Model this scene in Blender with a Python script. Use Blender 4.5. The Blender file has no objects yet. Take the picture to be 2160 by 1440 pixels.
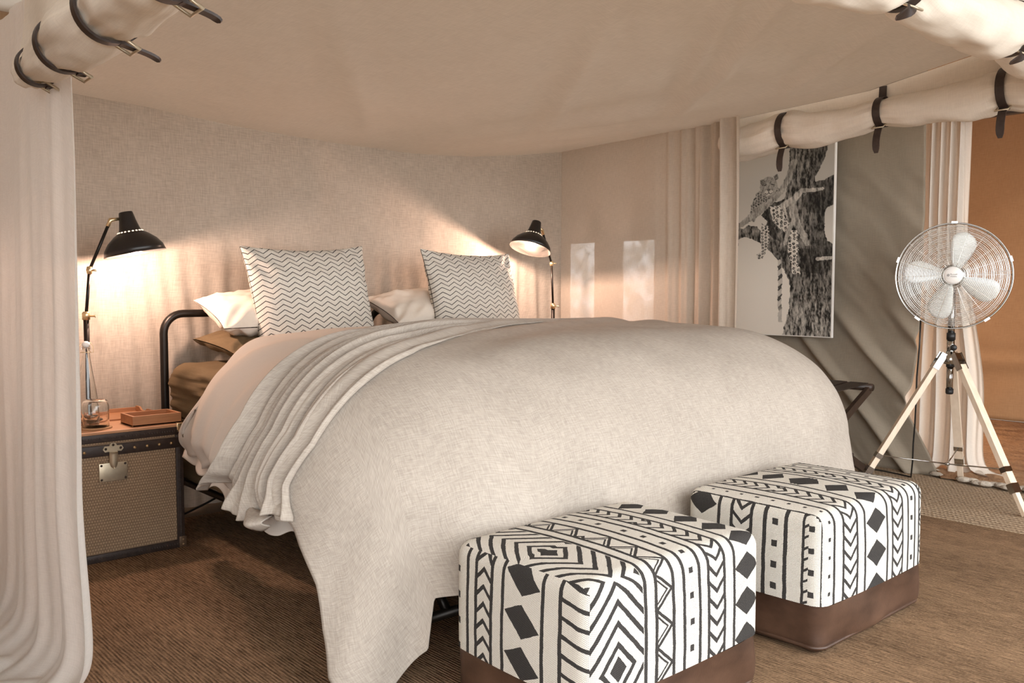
import bpy, bmesh, math, random
import numpy as np
from mathutils import Vector, Matrix, noise as mnoise

random.seed(7); np.random.seed(7)
sc = bpy.context.scene
COL = sc.collection
PI = math.pi

# ------------------------------------------------------------------ camera
CAM_F = 1870.0                     # focal length in pixels of the 2160 px wide frame
cam = bpy.data.cameras.new('camera')
cam.sensor_fit = 'HORIZONTAL'; cam.sensor_width = 36.0
cam.lens = CAM_F / 2160.0 * 36.0
cam.clip_start = 0.05; cam.clip_end = 200
cam_o = bpy.data.objects.new('camera', cam); COL.objects.link(cam_o)
cam_o.location = (0, 0, 1.0)
cam_o.rotation_euler = (PI/2 - math.atan(115.0/CAM_F), 0, -math.radians(41.7))
sc.camera = cam_o

# ------------------------------------------------------------------ sky, exposure
world = bpy.data.worlds.new('overcast_sky'); sc.world = world
world.use_nodes = True
bg = world.node_tree.nodes['Background']
bg.inputs['Color'].default_value = (0.965, 0.985, 1.0, 1)
bg.inputs['Strength'].default_value = 6.0
sc.view_settings.view_transform = 'Standard'
sc.view_settings.look = 'None'
sc.view_settings.gamma = 1.0
sc.view_settings.use_curve_mapping = False
sc.view_settings.exposure = 0.0
sc.cycles.use_denoising = True
sc.cycles.max_bounces = 12
sc.cycles.diffuse_bounces = 7
sc.cycles.transparent_max_bounces = 16
sc.cycles.sample_clamp_indirect = 6.0
LAMP_W = 60.0
BATH_W = 46.0

# ------------------------------------------------------------------ node helpers
class Ex:
    """small expression wrapper that writes Math nodes"""
    def __init__(s, nt, sock): s.nt, s.s = nt, sock
    def _op(s, op, *others):
        n = s.nt.nodes.new('ShaderNodeMath'); n.operation = op
        for i, v in enumerate((s,) + others):
            if isinstance(v, Ex): s.nt.links.new(v.s, n.inputs[i])
            else: n.inputs[i].default_value = float(v)
        return Ex(s.nt, n.outputs[0])
    def __add__(s, o): return s._op('ADD', o)
    __radd__ = __add__
    def __sub__(s, o): return s._op('SUBTRACT', o)
    def __rsub__(s, o): return (s*-1.0) + o
    def __mul__(s, o): return s._op('MULTIPLY', o)
    __rmul__ = __mul__
    def __truediv__(s, o): return s._op('DIVIDE', o)
    def __lt__(s, o): return s._op('LESS_THAN', o)
    def __gt__(s, o): return s._op('GREATER_THAN', o)
    def frac(s): return s._op('FRACT')
    def abs(s): return s._op('ABSOLUTE')
    def sin(s): return s._op('SINE')
    def max(s, o): return s._op('MAXIMUM', o)
    def min(s, o): return s._op('MINIMUM', o)
    def tri(s, p): return ((s / p).frac() - 0.5).abs() * 2.0

def new_mat(name):
    m = bpy.data.materials.new(name); m.use_nodes = True
    nt = m.node_tree
    return m, nt, nt.nodes['Principled BSDF']

def coord(nt, kind='Object', scale=(1, 1, 1)):
    t = nt.nodes.new('ShaderNodeTexCoord'); mp = nt.nodes.new('ShaderNodeMapping')
    mp.inputs['Scale'].default_value = scale
    nt.links.new(t.outputs[kind], mp.inputs['Vector'])
    return mp.outputs['Vector']

def noise_tex(nt, vec, scale, detail=3, rough=0.55):
    n = nt.nodes.new('ShaderNodeTexNoise')
    n.inputs['Scale'].default_value = scale; n.inputs['Detail'].default_value = detail
    n.inputs['Roughness'].default_value = rough
    nt.links.new(vec, n.inputs['Vector'])
    return n.outputs['Fac']

def mixc(nt, fac, a, b):
    n = nt.nodes.new('ShaderNodeMix'); n.data_type = 'RGBA'
    for sock, v in ((n.inputs[0], fac), (n.inputs[6], a), (n.inputs[7], b)):
        if isinstance(v, Ex): nt.links.new(v.s, sock)
        elif isinstance(v, bpy.types.NodeSocket): nt.links.new(v, sock)
        elif isinstance(v, (tuple, list)): sock.default_value = tuple(v) + ((1,) if len(v) == 3 else ())
        else: sock.default_value = v
    return n.outputs[2]

def ramp(nt, fac, p0, p1):
    n = nt.nodes.new('ShaderNodeMapRange')
    nt.links.new(fac.s if isinstance(fac, Ex) else fac, n.inputs[0])
    n.inputs[1].default_value = p0; n.inputs[2].default_value = p1
    return n.outputs[0]

def bump(nt, bsdf, h, strength=0.3, dist=0.004):
    b = nt.nodes.new('ShaderNodeBump'); b.inputs['Strength'].default_value = strength
    b.inputs['Distance'].default_value = dist
    nt.links.new(h.s if isinstance(h, Ex) else h, b.inputs['Height'])
    nt.links.new(b.outputs[0], bsdf.inputs['Normal'])
    return b.outputs[0]

def plain(name, col, rough=0.5, metal=0.0, var=0.12, vscale=30, bmp=0.0, **kw):
    m, nt, b = new_mat(name)
    v = coord(nt); f = noise_tex(nt, v, vscale)
    c = mixc(nt, ramp(nt, f, .3, .7), tuple(x*(1-var) for x in col), tuple(min(1, x*(1+var)) for x in col))
    nt.links.new(c, b.inputs['Base Color'])
    b.inputs['Roughness'].default_value = rough; b.inputs['Metallic'].default_value = metal
    for k, x in kw.items(): b.inputs[k].default_value = x
    if bmp: bump(nt, b, f, bmp, 0.003)
    return m

def cloth(name, col, dark=None, thread=260, contrast=0.5, transl=0.0, transp=0.0, bmp=0.25, wr=0.0, kind='UV', slub=1.0):
    """woven linen; UV in metres"""
    m, nt, b = new_mat(name)
    dark = dark or tuple(x*0.62 for x in col)
    h1 = noise_tex(nt, coord(nt, kind, (thread*.10, thread, 1)), 1.0, 2)
    h2 = noise_tex(nt, coord(nt, kind, (thread, thread*.10, 1)), 1.0, 2)
    big = noise_tex(nt, coord(nt, kind, (1, 1, 1)), 5.0, 3)
    e = Ex(nt, h1)*slub + Ex(nt, h2)*slub + Ex(nt, big)*0.5
    mid = slub + .25
    f = ramp(nt, e, mid - .42/contrast*.5, mid + .42/contrast*.5)
    c = mixc(nt, f, dark, col)
    nt.links.new(c, b.inputs['Base Color'])
    b.inputs['Roughness'].default_value = 0.92
    b.inputs['Specular IOR Level'].default_value = 0.12
    hh = Ex(nt, h1) + Ex(nt, h2)
    if wr:
        wv = noise_tex(nt, coord(nt, kind, (9, 3, 1)), 1.0, 4)
        hh = hh*0.25 + Ex(nt, wv)*wr
    nrm = bump(nt, b, hh, bmp, 0.004)
    out = nt.nodes['Material Output']; cur = b.outputs[0]
    if transl:
        t = nt.nodes.new('ShaderNodeBsdfTranslucent'); nt.links.new(c, t.inputs['Color']); nt.links.new(nrm, t.inputs['Normal'])
        mx = nt.nodes.new('ShaderNodeMixShader'); mx.inputs[0].default_value = transl
        nt.links.new(cur, mx.inputs[1]); nt.links.new(t.outputs[0], mx.inputs[2]); cur = mx.outputs[0]
    if transp:
        t = nt.nodes.new('ShaderNodeBsdfTransparent')
        mx = nt.nodes.new('ShaderNodeMixShader'); mx.inputs[0].default_value = transp
        nt.links.new(cur, mx.inputs[1]); nt.links.new(t.outputs[0], mx.inputs[2]); cur = mx.outputs[0]
    nt.links.new(cur, out.inputs['Surface'])
    return m

def glass(name, tint=(1, 1, 1), rough=0.0, ior=1.45):
    m, nt, b = new_mat(name)
    f = noise_tex(nt, coord(nt), 12)
    c = mixc(nt, f, tuple(x*.98 for x in tint), tint)
    nt.links.new(c, b.inputs['Base Color'])
    b.inputs['Transmission Weight'].default_value = 1.0
    b.inputs['Roughness'].default_value = rough; b.inputs['IOR'].default_value = ior
    return m

def emis(name, col, strength):
    m, nt, b = new_mat(name)
    b.inputs['Base Color'].default_value = (*col, 1)
    b.inputs['Emission Color'].default_value = (*col, 1)
    b.inputs['Emission Strength'].default_value = strength
    return m

# ------------------------------------------------------------------ mesh helpers
def tag(o, label=None, cat=None, group=None, kind=None):
    if label: o['label'] = label
    if cat: o['category'] = cat
    if group: o['group'] = group
    if kind: o['kind'] = kind
    return o

def empty(name, loc=(0, 0, 0), rz=0.0, label=None, cat=None, group=None):
    o = bpy.data.objects.new(name, None); COL.objects.link(o)
    o.location = loc; o.rotation_euler = (0, 0, rz); o.empty_display_size = 0.05
    return tag(o, label, cat, group)

def link(name, me, mat=None, parent=None):
    o = bpy.data.objects.new(name, me); COL.objects.link(o)
    if mat is not None and not me.materials: me.materials.append(mat)
    if parent is not None: o.parent = parent
    return o

class MB:
    """collects shapes of ONE mesh"""
    def __init__(s): s.v, s.f, s.uv = [], [], []
    def add(s, vs, fs, uv=None):
        k = len(s.v); s.v += [tuple(map(float, p)) for p in vs]; s.f += [tuple(i + k for i in f) for f in fs]
        s.uv += list(uv) if uv is not None else [(0, 0)]*len(vs)
        return s
    def box(s, lo, hi, bev=0.0):
        lo, hi = Vector(lo), Vector(hi)
        bm = bmesh.new(); bmesh.ops.create_cube(bm, size=1)
        for v in bm.verts: v.co = Vector([lo[i] + (v.co[i] + .5)*(hi[i] - lo[i]) for i in range(3)])
        if bev: bmesh.ops.bevel(bm, geom=bm.edges[:], offset=bev, segments=2, affect='EDGES', profile=.5)
        bm.verts.index_update()
        s.add([v.co[:] for v in bm.verts], [[v.index for v in f.verts] for f in bm.faces]); bm.free(); return s
    def obox(s, c, ax, ay, az, hx, hy, hz):
        """oriented box: centre, unit axes, half sizes"""
        c = Vector(c); vs = []
        for i in (-1, 1):
            for j in (-1, 1):
                for k in (-1, 1): vs.append(c + ax*(i*hx) + ay*(j*hy) + az*(k*hz))
        return s.add(vs, [(0, 1, 3, 2), (4, 6, 7, 5), (0, 4, 5, 1), (2, 3, 7, 6), (0, 2, 6, 4), (1, 5, 7, 3)])
    def tube(s, pts, r, n=10, closed=False, caps=True):
        pts = [Vector(p) for p in pts]; N = len(pts)
        rs = r if isinstance(r, (list, tuple)) else [r]*N
        tang = []
        for i in range(N):
            a = pts[(i - 1) % N] if (closed or i > 0) else pts[i]
            b = pts[(i + 1) % N] if (closed or i < N - 1) else pts[i]
            tang.append((b - a).normalized())
        up = Vector((0, 0, 1)) if abs(tang[0].z) < .95 else Vector((1, 0, 0))
        x = tang[0].cross(up).normalized(); vs = []
        for i in range(N):
            x = (x - tang[i]*x.dot(tang[i])).normalized(); y = tang[i].cross(x)
            for k in range(n):
                a = 2*PI*k/n; vs.append(pts[i] + (x*math.cos(a) + y*math.sin(a))*rs[i])
        fs = []
        for i in range(N if closed else N - 1):
            for k in range(n):
                a, b = i*n + k, i*n + (k + 1) % n; c, d = ((i + 1) % N)*n + (k + 1) % n, ((i + 1) % N)*n + k
                fs.append((a, b, c, d))
        if caps and not closed:
            fs.append(tuple(reversed(range(n)))); fs.append(tuple((N - 1)*n + k for k in range(n)))
        return s.add(vs, fs)
    def strip(s, pts, w, t, side):
        """flat band along pts, width w along side(i), thickness t"""
        pts = [Vector(p) for p in pts]; N = len(pts); vs = []
        for i, p in enumerate(pts):
            tg = (pts[min(i + 1, N - 1)] - pts[max(i - 1, 0)]).normalized()
            sd = Vector(side); sd = (sd - tg*sd.dot(tg)).normalized(); nn = tg.cross(sd)
            ww = w[i] if isinstance(w, (list, tuple)) else w
            for a, b in ((-1, -1), (1, -1), (1, 1), (-1, 1)): vs.append(p + sd*(a*ww/2) + nn*(b*t/2))
        fs = [(0, 1, 2, 3), tuple((N - 1)*4 + k for k in (3, 2, 1, 0))]
        for i in range(N - 1):
            for k in range(4): fs.append((i*4 + k, (i + 1)*4 + k, (i + 1)*4 + (k + 1) % 4, i*4 + (k + 1) % 4))
        return s.add(vs, fs)
    def lathe(s, prof, n=32, mat=None, closed=False):
        """profile [(r, z)] about local z, placed by matrix"""
        mat = mat or Matrix(); vs = []; ring = []
        for (r, z) in prof:
            for k in range(n):
                a = 2*PI*k/n; vs.append(mat @ Vector((r*math.cos(a), r*math.sin(a), z)))
        fs = []; P = len(prof)
        for i in range(P if closed else P - 1):
            for k in range(n):
                j = (i + 1) % P
                fs.append((i*n + k, i*n + (k + 1) % n, j*n + (k + 1) % n, j*n + k))
        if not closed:
            if prof[0][0] > 1e-5: fs.append(tuple(reversed(range(n))))
            if prof[-1][0] > 1e-5: fs.append(tuple((P - 1)*n + k for k in range(n)))
        return s.add(vs, fs)
    def grid(s, P, UV=None, flip=False):
        """P: (n, m, 3) array"""
        n, m = P.shape[:2]
        fs = []
        for i in range(n - 1):
            for j in range(m - 1):
                q = (i*m + j, (i + 1)*m + j, (i + 1)*m + j + 1, i*m + j + 1)
                fs.append(q[::-1] if flip else q)
        uv = UV.reshape(-1, 2).tolist() if UV is not None else None
        return s.add(P.reshape(-1, 3).tolist(), fs, uv)
    def build(s, name, mat, parent=None, smooth=True, auto=None, weld=False):
        me = bpy.data.meshes.new(name); me.from_pydata(s.v, [], s.f)
        if weld:
            bm = bmesh.new(); bm.from_mesh(me); bmesh.ops.remove_doubles(bm, verts=bm.verts, dist=1e-5); bm.to_mesh(me); bm.free()
        elif any(u != (0, 0) for u in s.uv[:50] + s.uv[-50:]):
            ul = me.uv_layers.new(name='UVMap'); uv = np.array(s.uv, float)
            idx = np.zeros(len(me.loops), int); me.loops.foreach_get('vertex_index', idx)
            ul.data.foreach_set('uv', uv[idx].ravel())
        me.validate(); me.update()
        if smooth:
            me.shade_smooth()
            if auto: me.set_sharp_from_angle(angle=math.radians(auto))
        return link(name, me, mat, parent)

def solid(o, t, offset=-1):
    md = o.modifiers.new('thickness', 'SOLIDIFY'); md.thickness = t; md.offset = offset; return o

def arc_uv(P, axis):
    d = np.linalg.norm(np.diff(P, axis=axis), axis=-1); d = np.insert(np.cumsum(d, axis=axis), 0, 0, axis=axis); return d
def cloth_uv(P):
    return np.stack([arc_uv(P, 0), arc_uv(P, 1)], -1)

def sstep(a, b, x):
    t = np.clip((np.asarray(x, float) - a)/(b - a), 0, 1); return t*t*(3 - 2*t)

_perm = np.random.permutation(512)
def vnoise(x, y):
    """vectorised value noise in [-1, 1]"""
    x = np.asarray(x, float); y = np.asarray(y, float)
    xi = np.floor(x).astype(int); yi = np.floor(y).astype(int); fx = x - xi; fy = y - yi
    fx = fx*fx*(3 - 2*fx); fy = fy*fy*(3 - 2*fy)
    def h(i, j): return _perm[(_perm[i & 511] + j) & 511]/255.5 - 1
    return (h(xi, yi)*(1 - fx) + h(xi + 1, yi)*fx)*(1 - fy) + (h(xi, yi + 1)*(1 - fx) + h(xi + 1, yi + 1)*fx)*fy
def fbm(x, y, o=4):
    r = 0; a = .5
    for k in range(o): r = r + a*vnoise(x*2**k + 13.7*k, y*2**k + 5.1*k); a *= .5
    return r

def copy_tree(o, parent=None):
    c = o.copy(); COL.objects.link(c); c.parent = parent
    for ch in [x for x in bpy.data.objects if x.parent == o]: copy_tree(ch, c)
    return c

# ------------------------------------------------------------------ materials
M = {}
M['net'] = cloth('net_linen', (.63, .555, .465), (.48, .415, .34), 190, .75, transl=.30, transp=.02, wr=.9, bmp=.35)
M['net_side'] = cloth('net_side_linen', (.70, .61, .51), (.57, .49, .40), 300, .5, transl=.30, transp=.05, wr=.6, bmp=.25)
M['net_left'] = cloth('net_left_linen', (.84, .80, .75), (.74, .70, .65), 300, .5, transl=.42, transp=.04, wr=.6, bmp=.25)
M['canopy'] = cloth('canopy_linen', (.70, .62, .54), (.62, .545, .47), 150, .6, transl=.45, wr=.2, bmp=.2)
M['roll'] = cloth('roll_linen', (.80, .73, .63), (.70, .63, .54), 220, .5, wr=1.0, bmp=.3)
M['canvas_grey'] = cloth('canvas_grey', (.315, .265, .205), (.26, .22, .17), 160, .45, wr=1.0, bmp=.25)
M['canvas_brown'] = cloth('canvas_brown', (.42, .29, .18), (.35, .23, .14), 160, .5, transl=.25, wr=1.0, bmp=.25)
M['canvas_roof'] = cloth('canvas_roof', (.74, .70, .645), (.68, .64, .59), 160, .4, transl=.34, wr=.6, bmp=.2)
M['canvas_orange'] = cloth('canvas_orange', (.42, .27, .155), (.34, .21, .12), 160, .5, wr=1.0, bmp=.25)
M['door_curtain'] = cloth('door_curtain_cotton', (.78, .71, .63), (.70, .63, .55), 260, .5, transl=.2, wr=.5)
M['duvet'] = cloth('duvet_cotton', (.60, .545, .485), (.56, .505, .45), 300, .4, wr=1.0, bmp=.18)
M['spread'] = cloth('spread_linen', (.485, .430, .372), (.335, .292, .248), 290, .62, wr=.7, bmp=.35)
M['pillow'] = cloth('pillow_cotton', (.74, .66, .57), (.69, .61, .52), 300, .4, wr=1.0)
M['khaki'] = cloth('khaki_cotton', (.165, .118, .066), (.135, .095, .053), 260, .5, wr=1.0, bmp=.3)
M['leather'] = plain('dark_leather', (.035, .022, .017), .5, var=.3, vscale=60, bmp=.2)
M['black_metal'] = plain('black_metal', (.018, .014, .011), .38, .6, var=.2)
M['shade_black'] = plain('shade_black_enamel', (.012, .010, .009), .33, .0, var=.2, vscale=200)
M['shade_white'] = plain('shade_inner_white', (.85, .82, .76), .5)
M['brass'] = plain('brass', (.70, .55, .33), .3, .9, var=.1)
M['plate'] = plain('aged_brass_plate', (.62, .54, .40), .42, .75, var=.12)
M['chrome'] = plain('chrome', (.50, .49, .47), .16, 1.0, var=.03)
M['chrome_wire'] = plain('chrome_wire', (.82, .81, .78), .22, 1.0, var=.03)
M['black_plastic'] = plain('black_plastic', (.012, .012, .012), .45, var=.2)
M['blade'] = plain('blade_white_metal', (.86, .88, .86), .35, .1, var=.03)
M['white_plastic'] = plain('white_plastic', (.82, .80, .77), .4, var=.03)
M['print_grey'] = plain('print_grey', (.22, .21, .20), .6, var=.03)
M['bulb'] = emis('lamp_bulb', (1.0, .80, .58), 26.0)
M['vent'] = emis('vent_glow', (1.0, .80, .60), 1.3)  # emission imitates lamp light leaking through the shade's vent holes
M['glass'] = glass('clear_glass', (.98, .99, .98))
M['coaster'] = plain('coaster_cork', (.42, .24, .12), .7, vscale=80)

def wood_mat(name, c1, c2, scale=(6, 6, 60), rough=.5):
    m, nt, b = new_mat(name)
    f = noise_tex(nt, coord(nt, 'Object', scale), 1.0, 4)
    c = mixc(nt, ramp(nt, f, .3, .7), c1, c2); nt.links.new(c, b.inputs['Base Color'])
    b.inputs['Roughness'].default_value = rough; bump(nt, b, f, .12, .002); return m
M['tray_wood'] = wood_mat('tray_wood', (.34, .15, .065), (.46, .22, .10), (8, 60, 60))
M['top_wood'] = wood_mat('trunk_top_wood', (.44, .22, .11), (.55, .30, .16), (8, 50, 50))
M['leg_wood'] = wood_mat('pale_leg_wood', (.70, .56, .42), (.80, .67, .53), (40, 40, 4), .55)
M['dark_wood'] = wood_mat('dark_rack_wood', (.030, .018, .012), (.06, .035, .024), (40, 40, 6), .45)
M['frame_wood'] = plain('poster_edge_white', (.80, .77, .72), .6, var=.03)

def rattan():
    m, nt, b = new_mat('rattan_weave')
    t = nt.nodes.new('ShaderNodeTexCoord'); sx = nt.nodes.new('ShaderNodeSeparateXYZ'); nt.links.new(t.outputs['Object'], sx.inputs[0])
    x = Ex(nt, sx.outputs[0]) + Ex(nt, sx.outputs[1]); z = Ex(nt, sx.outputs[2])
    row = (z/.0105)._op('FLOOR')
    xx = x/.0095 + row*.5
    h = (xx.frac() - .5).abs()*-2 + 1.0
    hz = ((z/.0105).frac() - .5).abs()*-2 + 1.0
    n = Ex(nt, noise_tex(nt, coord(nt, 'Object', (30, 30, 200)), 1.0, 3))
    e = h._op('SMOOTH_MIN', hz, .2) + (n - .5)*.5
    c = mixc(nt, ramp(nt, e, .05, .75), (.21, .135, .078), (.43, .30, .18)); nt.links.new(c, b.inputs['Base Color'])
    b.inputs['Roughness'].default_value = .6; bump(nt, b, e, .5, .003)
    return m
M['rattan'] = rattan()

def sisal():
    m, nt, b = new_mat('sisal_ribs')
    t = nt.nodes.new('ShaderNodeTexCoord'); sx = nt.nodes.new('ShaderNodeSeparateXYZ'); nt.links.new(t.outputs['Object'], sx.inputs[0])
    n0 = Ex(nt, noise_tex(nt, coord(nt, 'Object', (6, .7, 1)), 1.0, 3))
    x = Ex(nt, sx.outputs[0]) + (n0 - .5)*.03; y = Ex(nt, sx.outputs[1])
    rib = ((x/.0095).frac() - .5).abs()*-2 + 1.0
    row = (x/.0095)._op('FLOOR')
    n1 = Ex(nt, noise_tex(nt, coord(nt, 'Object', (190, 17, 1)), 1.0, 3))
    n2 = Ex(nt, noise_tex(nt, coord(nt, 'Object', (1.6, .35, 1)), 3.0, 4))
    sp = Ex(nt, noise_tex(nt, coord(nt, 'Object', (1, 1, 1)), 140.0, 2))
    e = rib*.50 + (n1 - .5)*1.5 + (n2 - .5)*.7 + (sp - .5)*.7
    c = mixc(nt, ramp(nt, e, -.15, .8), (.088, .053, .030), (.42, .268, .158))
    c2 = mixc(nt, ramp(nt, sp, .70, .78), c, (.42, .32, .22)); nt.links.new(c2, b.inputs['Base Color'])
    b.inputs['Roughness'].default_value = .95; b.inputs['Specular IOR Level'].default_value = .1; bump(nt, b, e, .7, .006)
    return m
M['sisal'] = sisal()

def jute():
    m, nt, b = new_mat('jute_braid')
    t = nt.nodes.new('ShaderNodeTexCoord'); sx = nt.nodes.new('ShaderNodeSeparateXYZ'); nt.links.new(t.outputs['Object'], sx.inputs[0])
    n0 = Ex(nt, noise_tex(nt, coord(nt, 'Object', (3, 3, 1)), 1.0, 3))
    x = Ex(nt, sx.outputs[0]) + (n0 - .5)*.05; y = Ex(nt, sx.outputs[1])
    rib = ((x/.034).frac() - .5).abs()*-2 + 1.0
    st = (((y + ((x/.034).frac() - .5).abs()*.03)/.018).frac() - .5).abs()*-2 + 1.0
    n1 = Ex(nt, noise_tex(nt, coord(nt, 'Object', (60, 60, 1)), 1.0, 3))
    e = rib*.5 + st*.35 + (n1 - .5)*1.0
    c = mixc(nt, ramp(nt, e, 0, .85), (.15, .095, .052), (.52, .39, .26)); nt.links.new(c, b.inputs['Base Color'])
    b.inputs['Roughness'].default_value = .95; bump(nt, b, e, .8, .01)
    return m
M['jute'] = jute()

def shag(name, c1, c2):
    m, nt, b = new_mat(name)
    n1 = noise_tex(nt, coord(nt, 'Object', (9, 4, 1)), 1.0, 4); n2 = noise_tex(nt, coord(nt, 'Object', (60, 60, 10)), 1.0, 3)
    e = Ex(nt, n1)*.6 + Ex(nt, n2)*.5
    c = mixc(nt, ramp(nt, e, .35, .7), c1, c2); nt.links.new(c, b.inputs['Base Color'])
    b.inputs['Roughness'].default_value = 1.0; bump(nt, b, e, .9, .02); return m
M['shag'] = shag('shag_pile', (.17, .085, .04), (.40, .24, .13))
M['fringe'] = shag('shag_edge', (.28, .23, .18), (.62, .55, .46))

def leather_base():
    m, nt, b = new_mat('worn_brown_leather')
    n1 = noise_tex(nt, coord(nt, 'Object', (5, 5, 9)), 1.0, 5, .6); n2 = noise_tex(nt, coord(nt), 160, 2)
    c = mixc(nt, ramp(nt, n1, .35, .7), (.040, .019, .011), (.105, .055, .034)); nt.links.new(c, b.inputs['Base Color'])
    b.inputs['Roughness'].default_value = .42; bump(nt, b, n2, .12, .002); return m
M['pouf_leather'] = leather_base()

def chevron_mat(name):
    m, nt, b = new_mat(name)
    t = nt.nodes.new('ShaderNodeTexCoord'); sx = nt.nodes.new('ShaderNodeSeparateXYZ'); nt.links.new(t.outputs['UV'], sx.inputs[0])
    n = Ex(nt, noise_tex(nt, coord(nt, 'UV', (30, 30, 1)), 1.0, 2))
    x = Ex(nt, sx.outputs[0]); y = Ex(nt, sx.outputs[1]) + (n - .5)*.002
    zig = ((y - x.tri(.066)*.021)/.0235).frac()
    ln = zig < .17
    w = Ex(nt, noise_tex(nt, coord(nt, 'UV', (500, 60, 1)), 1.0, 2)) + Ex(nt, noise_tex(nt, coord(nt, 'UV', (60, 500, 1)), 1.0, 2))
    base = mixc(nt, ramp(nt, w, .6, 1.4), (.50, .46, .40), (.66, .62, .55))
    c = mixc(nt, ln, base, (.055, .05, .047)); nt.links.new(c, b.inputs['Base Color'])
    b.inputs['Roughness'].default_value = .9; b.inputs['Specular IOR Level'].default_value = .1; bump(nt, b, w, .2, .002)
    return m
M['chevron'] = chevron_mat('chevron_print')

def pouf_mat(name, build):
    m, nt, b = new_mat(name)
    t = nt.nodes.new('ShaderNodeTexCoord'); sx = nt.nodes.new('ShaderNodeSeparateXYZ'); nt.links.new(t.outputs['UV'], sx.inputs[0])
    n = Ex(nt, noise_tex(nt, coord(nt, 'UV', (22, 22, 1)), 1.0, 3)); n2 = Ex(nt, noise_tex(nt, coord(nt, 'UV', (25, 20, 3)), 1.3, 3))
    n3 = Ex(nt, noise_tex(nt, coord(nt, 'UV', (300, 300, 1)), 1.0, 1))
    u = Ex(nt, sx.outputs[0]) + (n - .5)*.006 + (n3 - .5)*.002; v = Ex(nt, sx.outputs[1]) + (n2 - .5)*.006
    ink = build(u, v)
    U = Ex(nt, sx.outputs[0]); V = Ex(nt, sx.outputs[1])
    wv = ((U*(2*PI/.0052)).sin() * (V*(2*PI/.0040)).sin())
    gr = Ex(nt, noise_tex(nt, coord(nt, 'UV', (200, 400, 1)), 1.0, 2))
    base = mixc(nt, ramp(nt, wv + (gr - .5)*.8, -.85, .35), (.36, .325, .28), (.80, .765, .69))
    inkc = mixc(nt, ramp(nt, wv + (gr - .5)*.8, -.3, 1.0), (.026, .024, .023), (.095, .088, .082))
    c = mixc(nt, ink, base, inkc); nt.links.new(c, b.inputs['Base Color'])
    b.inputs['Roughness'].default_value = .9; b.inputs['Specular IOR Level'].default_value = .12; bump(nt, b, wv, .35, .002)
    return m

def ln(u, c, w=.0052): return (u - c).abs() < w
def chev(u, v, c, hw, p=.040, s=1.0, k=.50):
    """nested V strokes filling a band"""
    a = (v*s + (u - c).abs()*-.9)/p
    return ((u - c).abs() < hw)*(a.frac() < k*.62)
def diam(u, v, c, hw, p, sk=0.0):
    return (((u - c).abs()/hw) + ((v + (u - c)*sk).tri(p)*1.18)) < .96
def dots(u, v, c, p=.062, r=.0075):
    return ((u - c).abs() < r)*(((v/p).frac() - .5).abs()*p < r)
def zig(u, v, c, hw, p=.085):
    t = v.tri(p)*2.0 - 1.0
    a = (u - c - t*hw).abs() < .0058
    b_ = (u - c + t*hw*.0 - t*hw + .016).abs() < .0035
    return (a.max(b_))*((u - c).abs() < hw)
def nest(u, v, c, hw, p=.41):
    d = (u - c).abs()*1.1 + (((v + .225)/p).frac() - .5).abs()*p
    r = (d/.046).frac() < .34
    core = d < .028
    return r.max(core)*((u - c).abs() < hw)
def any_(*l):
    r = l[0]
    for x in l[1:]: r = r.max(x)
    return r

def pouf_a_front(u, v): return any_(nest(u, v, .082, .079), ln(u, .168), ln(u, .203), zig(u, v, .231, .026), ln(u, .262), ln(u, .300), dots(u, v, .328), ln(u, .358), ln(u, .392), chev(u, v, .424, .030), ln(u, .456), ln(u, .497), diam(u, v, .553, .055, .088), ln(u, .610))
def pouf_a_side(u, v): return any_(dots(u, v, .022), ln(u, .060), ln(u, .092), chev(u, v, .120, .027, s=-1), ln(u, .149), ln(u, .188), diam(u, v, .252, .058, .094, .25), ln(u, .316), ln(u, .368), ((v + u*.25)/.040).frac().__lt__(.24)*(u > .37), ln(u, .01, .001))
def pouf_b_front(u, v): return any_(ln(u, .058), ln(u, .010, .003), dots(u, v, .035, .05, .005), chev(u, v, .142, .035), ln(u, .105), ln(u, .179), ln(u, .222), diam(u, v, .289, .060, .098), ln(u, .356), ln(u, .390), chev(u, v, .424, .032), ln(u, .458), ln(u, .497), dots(u, v, .521), ln(u, .546), ln(u, .576), zig(u, v, .598, .020))
def pouf_b_side(u, v): return any_(diam(u, v, .060, .056, .094), ln(u, .004), ln(u, .122), ln(u, .166), chev(u, v, .200, .030), ln(u, .232), ln(u, .276, .006), dots(u, v, .308, .06, .009), ln(u, .342, .006), ln(u, .394, .004), dots(u, v, .418, .06, .008), ((v - u*.6)/.03).frac().__lt__(.25)*((u - .402).abs() < .008))
M['pouf_a_front'] = pouf_mat('woven_pattern_nested_diamonds', pouf_a_front)
M['pouf_a_side'] = pouf_mat('woven_pattern_slanted_diamonds', pouf_a_side)
M['pouf_b_front'] = pouf_mat('woven_pattern_diamond_column', pouf_b_front)
M['pouf_b_side'] = pouf_mat('woven_pattern_dark_bars', pouf_b_side)

# ------------------------------------------------------------------ setting
NETX0, NETX1, NETY = 0.62, 3.93, 3.95

def lerp_pts(x, pts): return np.interp(x, [p[0] for p in pts], [p[1] for p in pts])
def canvas_sheet(name, P, mat, kind='structure', t=.006):
    o = MB().grid(P, cloth_uv(P)).build(name, M[mat]); solid(o, t, 0); o['kind'] = kind; return o

# ground sheet / outside ground
o = MB().box((-6, -7, -.08), (11, 8, -.012)).build('floor', plain('ground_sheet', (.16, .125, .09), .95, vscale=6), smooth=False); o['kind'] = 'structure'

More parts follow.
